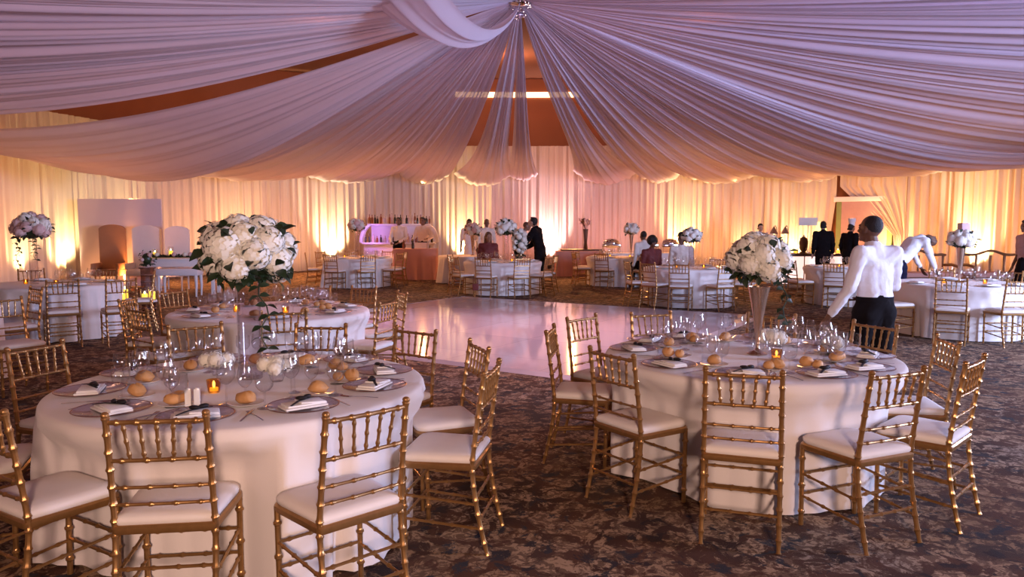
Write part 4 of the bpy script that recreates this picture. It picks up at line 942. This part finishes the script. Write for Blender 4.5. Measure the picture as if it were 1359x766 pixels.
def skirted(name, x0, x1, Y, h, d, mt, label, seed=0, rz=0, cat='table'):
    mb = MB(); hw, hd = (x1-x0)/2, d/2; per = 2*(x1-x0+d)
    def fn(u, v):
        s = u*per; z = h*(1-v); fl = .03*math.sin(s*21+seed)*v+.02*math.sin(s*37+seed*2)*v+.03*v
        W2, D2 = 2*hw, 2*hd
        if s < W2: x, y, nx, ny = -hw+s, -hd, 0, -1
        elif s < W2+D2: x, y, nx, ny = hw, -hd+(s-W2), 1, 0
        elif s < 2*W2+D2: x, y, nx, ny = hw-(s-W2-D2), hd, 0, 1
        else: x, y, nx, ny = -hw, hd-(s-2*W2-D2), -1, 0
        return (x+nx*fl, y+ny*fl, max(.004, z))
    n = int(per/.05); mb.grid(fn, n, 6, closed_u=True); mb.add([(-hw-.005, -hd-.005, h+.004), (hw+.005, -hd-.005, h+.004), (hw+.005, hd+.005, h+.004), (-hw-.005, hd+.005, h+.004), (-hw-.008, -hd-.008, h-.02), (hw+.008, -hd-.008, h-.02), (hw+.008, hd+.008, h-.02), (-hw-.008, hd+.008, h-.02)], [(0, 1, 2, 3), (0, 4, 5, 1), (1, 5, 6, 2), (2, 6, 7, 3), (3, 7, 4, 0)])
    o = mb.build(name, mt, loc=((x0+x1)/2, Y, 0), rz=rz); tag(o, label, cat); return o
skirted('bar_table', fx0, fx1, 22.3, .92, .6, TERCL, 'salmon-skirted bar counter the two bartenders stand behind')
for k, (px, lb) in enumerate(((536, 'nearer the downward-looking bartender'), (548, 'between the two bartenders'), (568, 'before the bartender in apron'))):
    q = feet(px, 22.2); bottle((q.x, q.y, .925), .26, .04, BOTTLES[k], 'dark bottle on the salmon bar counter '+lb, 'bottles on the bar counter')
# rust buffet with dried flowers
rx0, rx1 = span(738, 805, 23.9)
skirted('buffet_table', rx0, rx1, 23.9, .80, .75, TERCL, 'rust-clothed buffet table with the dried flower vase', 3)
o = MB().box((0, 0, .03), (1.35, .4, .05), bev=.02).build('folded_runner', WOODB, loc=((rx0+rx1)/2, 23.85, .806)); tag(o, 'dark folded cloth runner lying on the rust buffet', 'runner')
dvp = feet(777, 23.75); dv_ = MB().lathe([(0, 0), (.07, 0), (.072, .01), (.05, .2), (.075, .6), (.09, .64), (.085, .64), (.04, .2), (0, .05)], 16).build('floor_vase', WOODB, loc=(dvp.x, dvp.y, .862)); tag(dv_, 'slim dark vase standing on the rust buffet', 'vase')
dfl = empty('dried_flowers', (dvp.x, dvp.y, 1.45)); tag(dfl, 'spray of dried flowers and twigs in the slim dark vase', 'flower arrangement'); rg = random.Random(6)
for k in range(16):
    th = rg.uniform(0, 2*PI); L_ = rg.uniform(.25, .42); d = V((math.cos(th)*.6, math.sin(th)*.6, 1)).normalized(); mb = MB(); mb.tube([(0, 0, 0), tuple(d*L_*.5+V((0, 0, .03))), tuple(d*L_)], [.006, .005, .004], 5)
    for q in range(6): leaf(mb, tuple(d*L_*(.7+.06*q)), (rg.uniform(-1, 1), rg.uniform(-1, 1), rg.uniform(0, 1)), .10, .03, rg)
    mb.build('dried_stem', PINKP if k % 2 else RATTAN, dfl)
# chafing dishes on a long clothed table
cx0, cx1 = span(803, 905, 22.6)
skirted('serving_table', cx0, cx1, 22.6, .78, .7, CLOTH, 'ivory-clothed serving table with chrome chafing dishes', 4)
for px, lb in ((811, 'chrome chafing dish next to the dried flower vase'), (861, 'chrome chafing dish glinting beside the afro-haired guest'), (889, 'chrome chafing dish glinting beside the capped guest')):
    q = feet(px, 22.45); r = empty('chafing_dish', (q.x, q.y, .786)); tag(r, lb, 'chafing dish', 'chafing dishes')
    mb = MB()
    for sx in (-1, 1):
        for sy in (-1, 1): mb.tube([(sx*.24, sy*.15, 0), (sx*.24, sy*.15, .2)], .012, 6)
    for sy in (-1, 1): mb.tube([(-.24, sy*.15, .19), (.24, sy*.15, .19)], .010, 6)
    for sx in (-1, 1): mb.tube([(sx*.24, -.15, .19), (sx*.24, .15, .19)], .010, 6)
    mb.build('stand_frame', CHROME, r)
    MB().box((0, 0, .23), (.54, .36, .10), bev=.02).build('food_pan', CHROME, r); MB().ell((0, 0, .285), (.26, .17, .15), 20, 12).build('domed_lid', CHROME, r); MB().tube([(-.06, -.13, .38), (0, -.17, .40), (.06, -.13, .38)], .010, 6).build('lid_handle', BLACK, r)
# chef's buffet
kx0, kx1 = span(1030, 1160, 20.5); ck = empty('buffet_counter', ((kx0+kx1)/2, 20.5, 0)); tag(ck, 'dark-topped buffet counter with glowing pink front behind the suited man', 'counter'); w = kx1-kx0
MB().box((0, 0, .82), (w, .7, .06), bev=.01).build('counter_top', WOODB, ck)
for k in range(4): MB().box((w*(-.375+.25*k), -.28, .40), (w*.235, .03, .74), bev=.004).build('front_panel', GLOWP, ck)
MB().box((0, .05, .40), (w*.98, .55, .78)).build('counter_body', WOODB, ck)
def heat_lamp(px, lb):
    q = feet(px, 20.5); r = empty('heat_lamp', (q.x, q.y, .852)); tag(r, lb, 'lamp', 'heat lamps')
    MB().lathe([(.08, 0), (.08, .012), (.015, .02), (0, .02)], 14, (0.12, .1, 0)).build('base', STEEL, r); MB().tube([(.12, .1, .01), (.12, .1, .55), (.10, .08, .70), (.04, .02, .76), (0, 0, .72)], .011, 8).build('gooseneck_arm', STEEL, r)
    MB().lathe([(.02, .72), (.035, .69), (.09, .60), (.115, .53), (.11, .53), (.03, .68)], 18).build('lamp_shade', STEEL, r); MB().ell((0, 0, .56), .045, 10, 8).build('bulb', LAMPG, r)
heat_lamp(1026, 'chrome heat lamp dome just over the trumpet vase bouquet'); heat_lamp(1041, 'chrome heat lamp dome closer to the white sign')
q = feet(1071, 20.7); r = empty('menu_sign', (q.x, q.y, .852)); tag(r, 'pale blank sign card on a thin pole behind the buffet counter', 'sign')
MB().box((0, 0, .01), (.16, .12, .02), bev=.004).build('base', STEEL, r); MB().tube([(0, 0, .02), (0, 0, .82)], .008, 8).build('pole', STEEL, r); MB().box((0, 0, .87), (.52, .012, .22), bev=.003).build('sign_card', PAPER, r)
q = feet(1088, 20.75); r = empty('table_lamp', (q.x, q.y, .852)); tag(r, 'glowing yellow lamp behind the suited man', 'lamp')
MB().lathe([(.09, 0), (.09, .02), (.02, .05), (.018, .55), (0, .55)], 14).build('base', STEEL, r); MB().lathe([(.10, .86), (.17, .58), (.165, .58), (.095, .86)], 20).build('lamp_shade', mat('yellow_lamp_shade', (.9, .7, .3), emit=(1, .72, .22), es=2.2), r)
q = feet(1066, 20.35); r = empty('coffee_urn', (q.x, q.y, .852)); tag(r, 'dark metal urn on the buffet counter beneath the sign', 'urn')
MB().lathe([(.10, 0), (.10, .03), (.06, .05), (.10, .12), (.12, .30), (.09, .42), (.03, .46), (0, .47)], 18).build('urn_body', WOODB, r); MB().ell((0, 0, .49), .02, 8, 6).build('lid_knob', STEEL, r); MB().tube([(0, -.10, .14), (0, -.16, .14), (0, -.16, .11)], .012, 6).build('spout', STEEL, r)
for px, h, lb in ((1046, .16, 'lit candle under the heat lamps on the buffet counter'), (1056, .14, 'lit candle between lamps and urn on the buffet counter'), (1078, .18, 'lit candle beside the urn on the buffet counter'), (1103, .34, 'tall lit candle between the suited man and the chef'), (1112, .15, 'short lit candle between the suited man and the chef'), (1136, .20, 'lit candle just beyond the chef'), (1146, .24, 'lit candle by the waiter head, at the counter end')):
    q = feet(px, 20.3); hurricane((q.x, q.y, .852), lb, h, 'candles on the buffet counter')
# settees
def settee(px0, px1, Y, label):
    x0, x1 = span(px0, px1, Y); w = x1-x0; r = empty('wooden_settee', ((x0+x1)/2, Y, 0)); tag(r, label, 'settee', 'wooden settees'); n = 20
    MB().tube([(w*(i/n-.5), .28, .90+.10*math.sin(PI*i/n)+.03*math.cos(4*PI*i/n)) for i in range(n+1)], .05, 8, flat=.6).build('crest_rail', RATTAN, r)
    for k in range(5): MB().tube([(w*(-.46+.23*k), .27, .42), (w*(-.46+.23*k), .29, .66), (w*(-.46+.23*k), .28, .92)], [.03, .02, .03], 8).build('back_spindle', RATTAN, r)
    MB().box((0, 0, .40), (w, .62, .09), bev=.02).build('seat_frame', RATTAN, r); MB().box((0, -.02, .50), (w*.96, .56, .11), bev=.04).build('seat_cushion', TERCL, r)
    for s in (-1, 1):
        MB().tube([(s*w*.49, .28, .70), (s*w*.5, 0, .72), (s*w*.5, -.26, .68), (s*w*.5, -.31, .60)], .035, 8).build('armrest', RATTAN, r); MB().tube([(s*w*.49, -.27, .44), (s*w*.49, -.28, .68)], .025, 8).build('arm_post', RATTAN, r)
        for y_ in (-.26, .28): MB().tube([(s*w*.47, y_, .37), (s*w*.475, y_*1.02, .2), (s*w*.47, y_*1.05, 0)], [.045, .03, .022], 8).build('leg', RATTAN, r)
settee(1192, 1264, 16.9, 'carved wooden settee directly behind the boxed flower ball'); settee(1284, 1366, 16.9, 'carved wooden settee in front of the strong wall glow')
# red bag hanging off a chair at the cascading-flowers table
q = at_y(631, 381, 16.25); o = MB().box((0, 0, 0), (.13, .06, .15), bev=.02).build('hanging_handbag', REDB, loc=q); tag(o, 'small red bag hanging behind a chair of the table with cascading flowers', 'bag')
MB().tube([(-.05, 0, .07), (-.04, 0, .20), (.04, 0, .20), (.05, 0, .07)], .006, 6).build('bag_strap', REDB, o)
# ------------------------------------------------------------------ lights
def lamp(kind, name, loc, power, col, size=.1, rot=None, target=None, **kw):
    d = bpy.data.lights.new(name, kind); d.energy = power; d.color = col
    if kind == 'AREA': d.size = size
    else: d.shadow_soft_size = size
    for a, b_ in kw.items(): setattr(d, a, b_)
    o = bpy.data.objects.new(name, d); C.objects.link(o); o.location = loc
    if target is not None: o.rotation_euler = (V(target)-V(loc)).to_track_quat('-Z', 'Y').to_euler()
    return o
AMB, GLD, PNK, WRM = (1, .40, .12), (1, .70, .30), (1, .45, .42), (1, .46, .20)
ups = [(20, GLD, .35, 'by the tall-stand flowers'), (78, GLD, .8, 'beside the pink backdrop panel'), (150, GLD, .9, 'behind the pink backdrop panel'), (310, GLD, .45, 'behind the hydrangea ball'), (440, (1, .74, .42), 1.3, 'by the bar flowers'), (612, GLD, 1.3, 'beside the woman in white'), (728, (1, .62, .60), 1.5, 'behind the dark-suited man'),
       (905, GLD, 1.2, 'behind the white rose ball'), (990, GLD, .25, 'behind the trumpet vase bouquet'), (1055, GLD, .7, 'behind the heat lamps'), (1190, GLD, .6, 'behind the bending waiter'), (1300, (1, .74, .36), 1.4, 'behind the settees')]
for px, col, k, lb in ups:
    s = s_at_px(px); p = wall_pt(s, .48); t = wall_pt(s, .08)
    r = empty('uplight', (p.x, p.y, 0)); tag(r, 'small black floor uplight washing the curtain '+lb, 'lamp', 'floor uplights')
    MB().lathe([(.10, 0), (.10, .015), (.03, .02), (0, .02)], 14).build('base', BLACK, r); MB().lathe([(.0, .05), (.07, .05), (.085, .10), (.085, .20), (.078, .20), (.075, .16)], 16).build('lamp_can', BLACK, r); MB().lathe([(0, .17), (.074, .17), (.0, .175)], 16).build('lens', LENS, r)
    lamp('SPOT', 'uplight_beam', (p.x, p.y, .26), 900*k, col, .06, target=(t.x, t.y, 1.35), spot_size=R(76), spot_blend=.9)
# warm wash that colours the whole run of curtains
for px, k, col in ((-60, 1, AMB), (70, 1, AMB), (260, 1, WRM), (380, .8, WRM), (520, 1.0, (1, .36, .18)), (680, .5, (1, .36, .30)), (790, .42, (1, .34, .32)), (850, .4, (1, .40, .26)), (950, 1, AMB), (1100, 1, AMB), (1230, 1.1, AMB), (1380, 1.2, AMB)):
    p = wall_pt(s_at_px(px), 2.2); t = wall_pt(s_at_px(px), 0)
    lamp('SPOT', 'amber_wash', (p.x, p.y, .3), 430*k, col, .3, target=(t.x, t.y, 2.4), spot_size=R(125), spot_blend=1)
for px in (-120, 60, 250, 420, 600, 760, 930, 1090, 1240, 1420):
    p = wall_pt(s_at_px(px), 3.4); t = wall_pt(s_at_px(px), 4.2)
    lamp('SPOT', 'amber_uplight', (p.x, p.y, .3), 165, (1, .34, .15), .3, target=(t.x, t.y, 3.3), spot_size=R(120), spot_blend=1)
q_ = at_y(492, 312, 24.5); lamp('POINT', 'bar_accent', (q_.x, q_.y, q_.z), 16, (.62, .25, 1), .08)
for px in (150, 400, 560, 760, 980, 1130):
    s = s_at_px(px); p = wall_pt(s, .7); t = wall_pt(s, 4.5)
    lamp('SPOT', 'added_floor_fill', (p.x, p.y, 3.15), 1300, (1, .40, .12), .05, target=(t.x, t.y, 0), spot_size=R(110), spot_blend=1)  # added amber spots that warm the far carpet, no fixture built
lamp('AREA', 'daylight_and_fill', (13.0, 9.0, 2.9), 320, (.58, .62, 1.0), 1.6, target=(6.5, 7.5, 0), spread=R(100))  # extra cool area light, added to brighten the carpet on this side
# amber light above the canopy, on the real ceiling
for x, y in ((-5, 20), (5, 20), (0, 24), (-9, 14), (9, 14)): lamp('POINT', 'attic_amber', (x, y, 6.2), 150, (1, .46, .26), .4)
# lavender wash on the canopy from unseen area lights put behind us
lamp('AREA', 'canopy_wash', (-5, -3.5, 1.6), 165, (.95, .42, .55), 2.0, target=(-4.5, 9, 8.4), spread=R(62))
lamp('AREA', 'canopy_wash', (6, -3.5, 1.6), 400, (.50, .44, 1.0), 2.0, target=(5.5, 9, 8.0), spread=R(62))
# cool daylight from open doors out to the side
lamp('AREA', 'daylight_and_fill', (12.5, 2.5, 2.6), 1500, (.50, .61, 1.0), 2.6, target=(4, 11.5, 1.2), spread=R(130))
# warm house light from behind us
lamp('AREA', 'house_light', (.6, -2.2, 2.2), 285, (1, .66, .52), .5, target=(0, 5.5, .5))
lamp('SPOT', 'pin_spot', (HUB.x, HUB.y-.6, 4.3), 760, (1, .50, .60), .12, target=(HUB.x-.6, HUB.y-1.5, 0), spot_size=R(105), spot_blend=.8)
w = bpy.data.worlds.new('world'); sc.world = w; w.use_nodes = True
w.node_tree.nodes['Background'].inputs[0].default_value = (.62, .36, .34, 1); w.node_tree.nodes['Background'].inputs[1].default_value = .14
for o in list(PROTO.objects): bpy.data.objects.remove(o)
bpy.data.collections.remove(PROTO)
sc.view_settings.view_transform = 'Standard'; sc.view_settings.look = 'None'; sc.view_settings.gamma = 1; sc.view_settings.use_curve_mapping = False; sc.view_settings.exposure = 0
sc.cycles.use_denoising = True; sc.cycles.max_bounces = 12; sc.cycles.transparent_max_bounces = 24; sc.cycles.diffuse_bounces = 3; sc.cycles.glossy_bounces = 4; sc.cycles.sample_clamp_indirect = 4; sc.cycles.caustics_reflective = False; sc.cycles.caustics_refractive = False
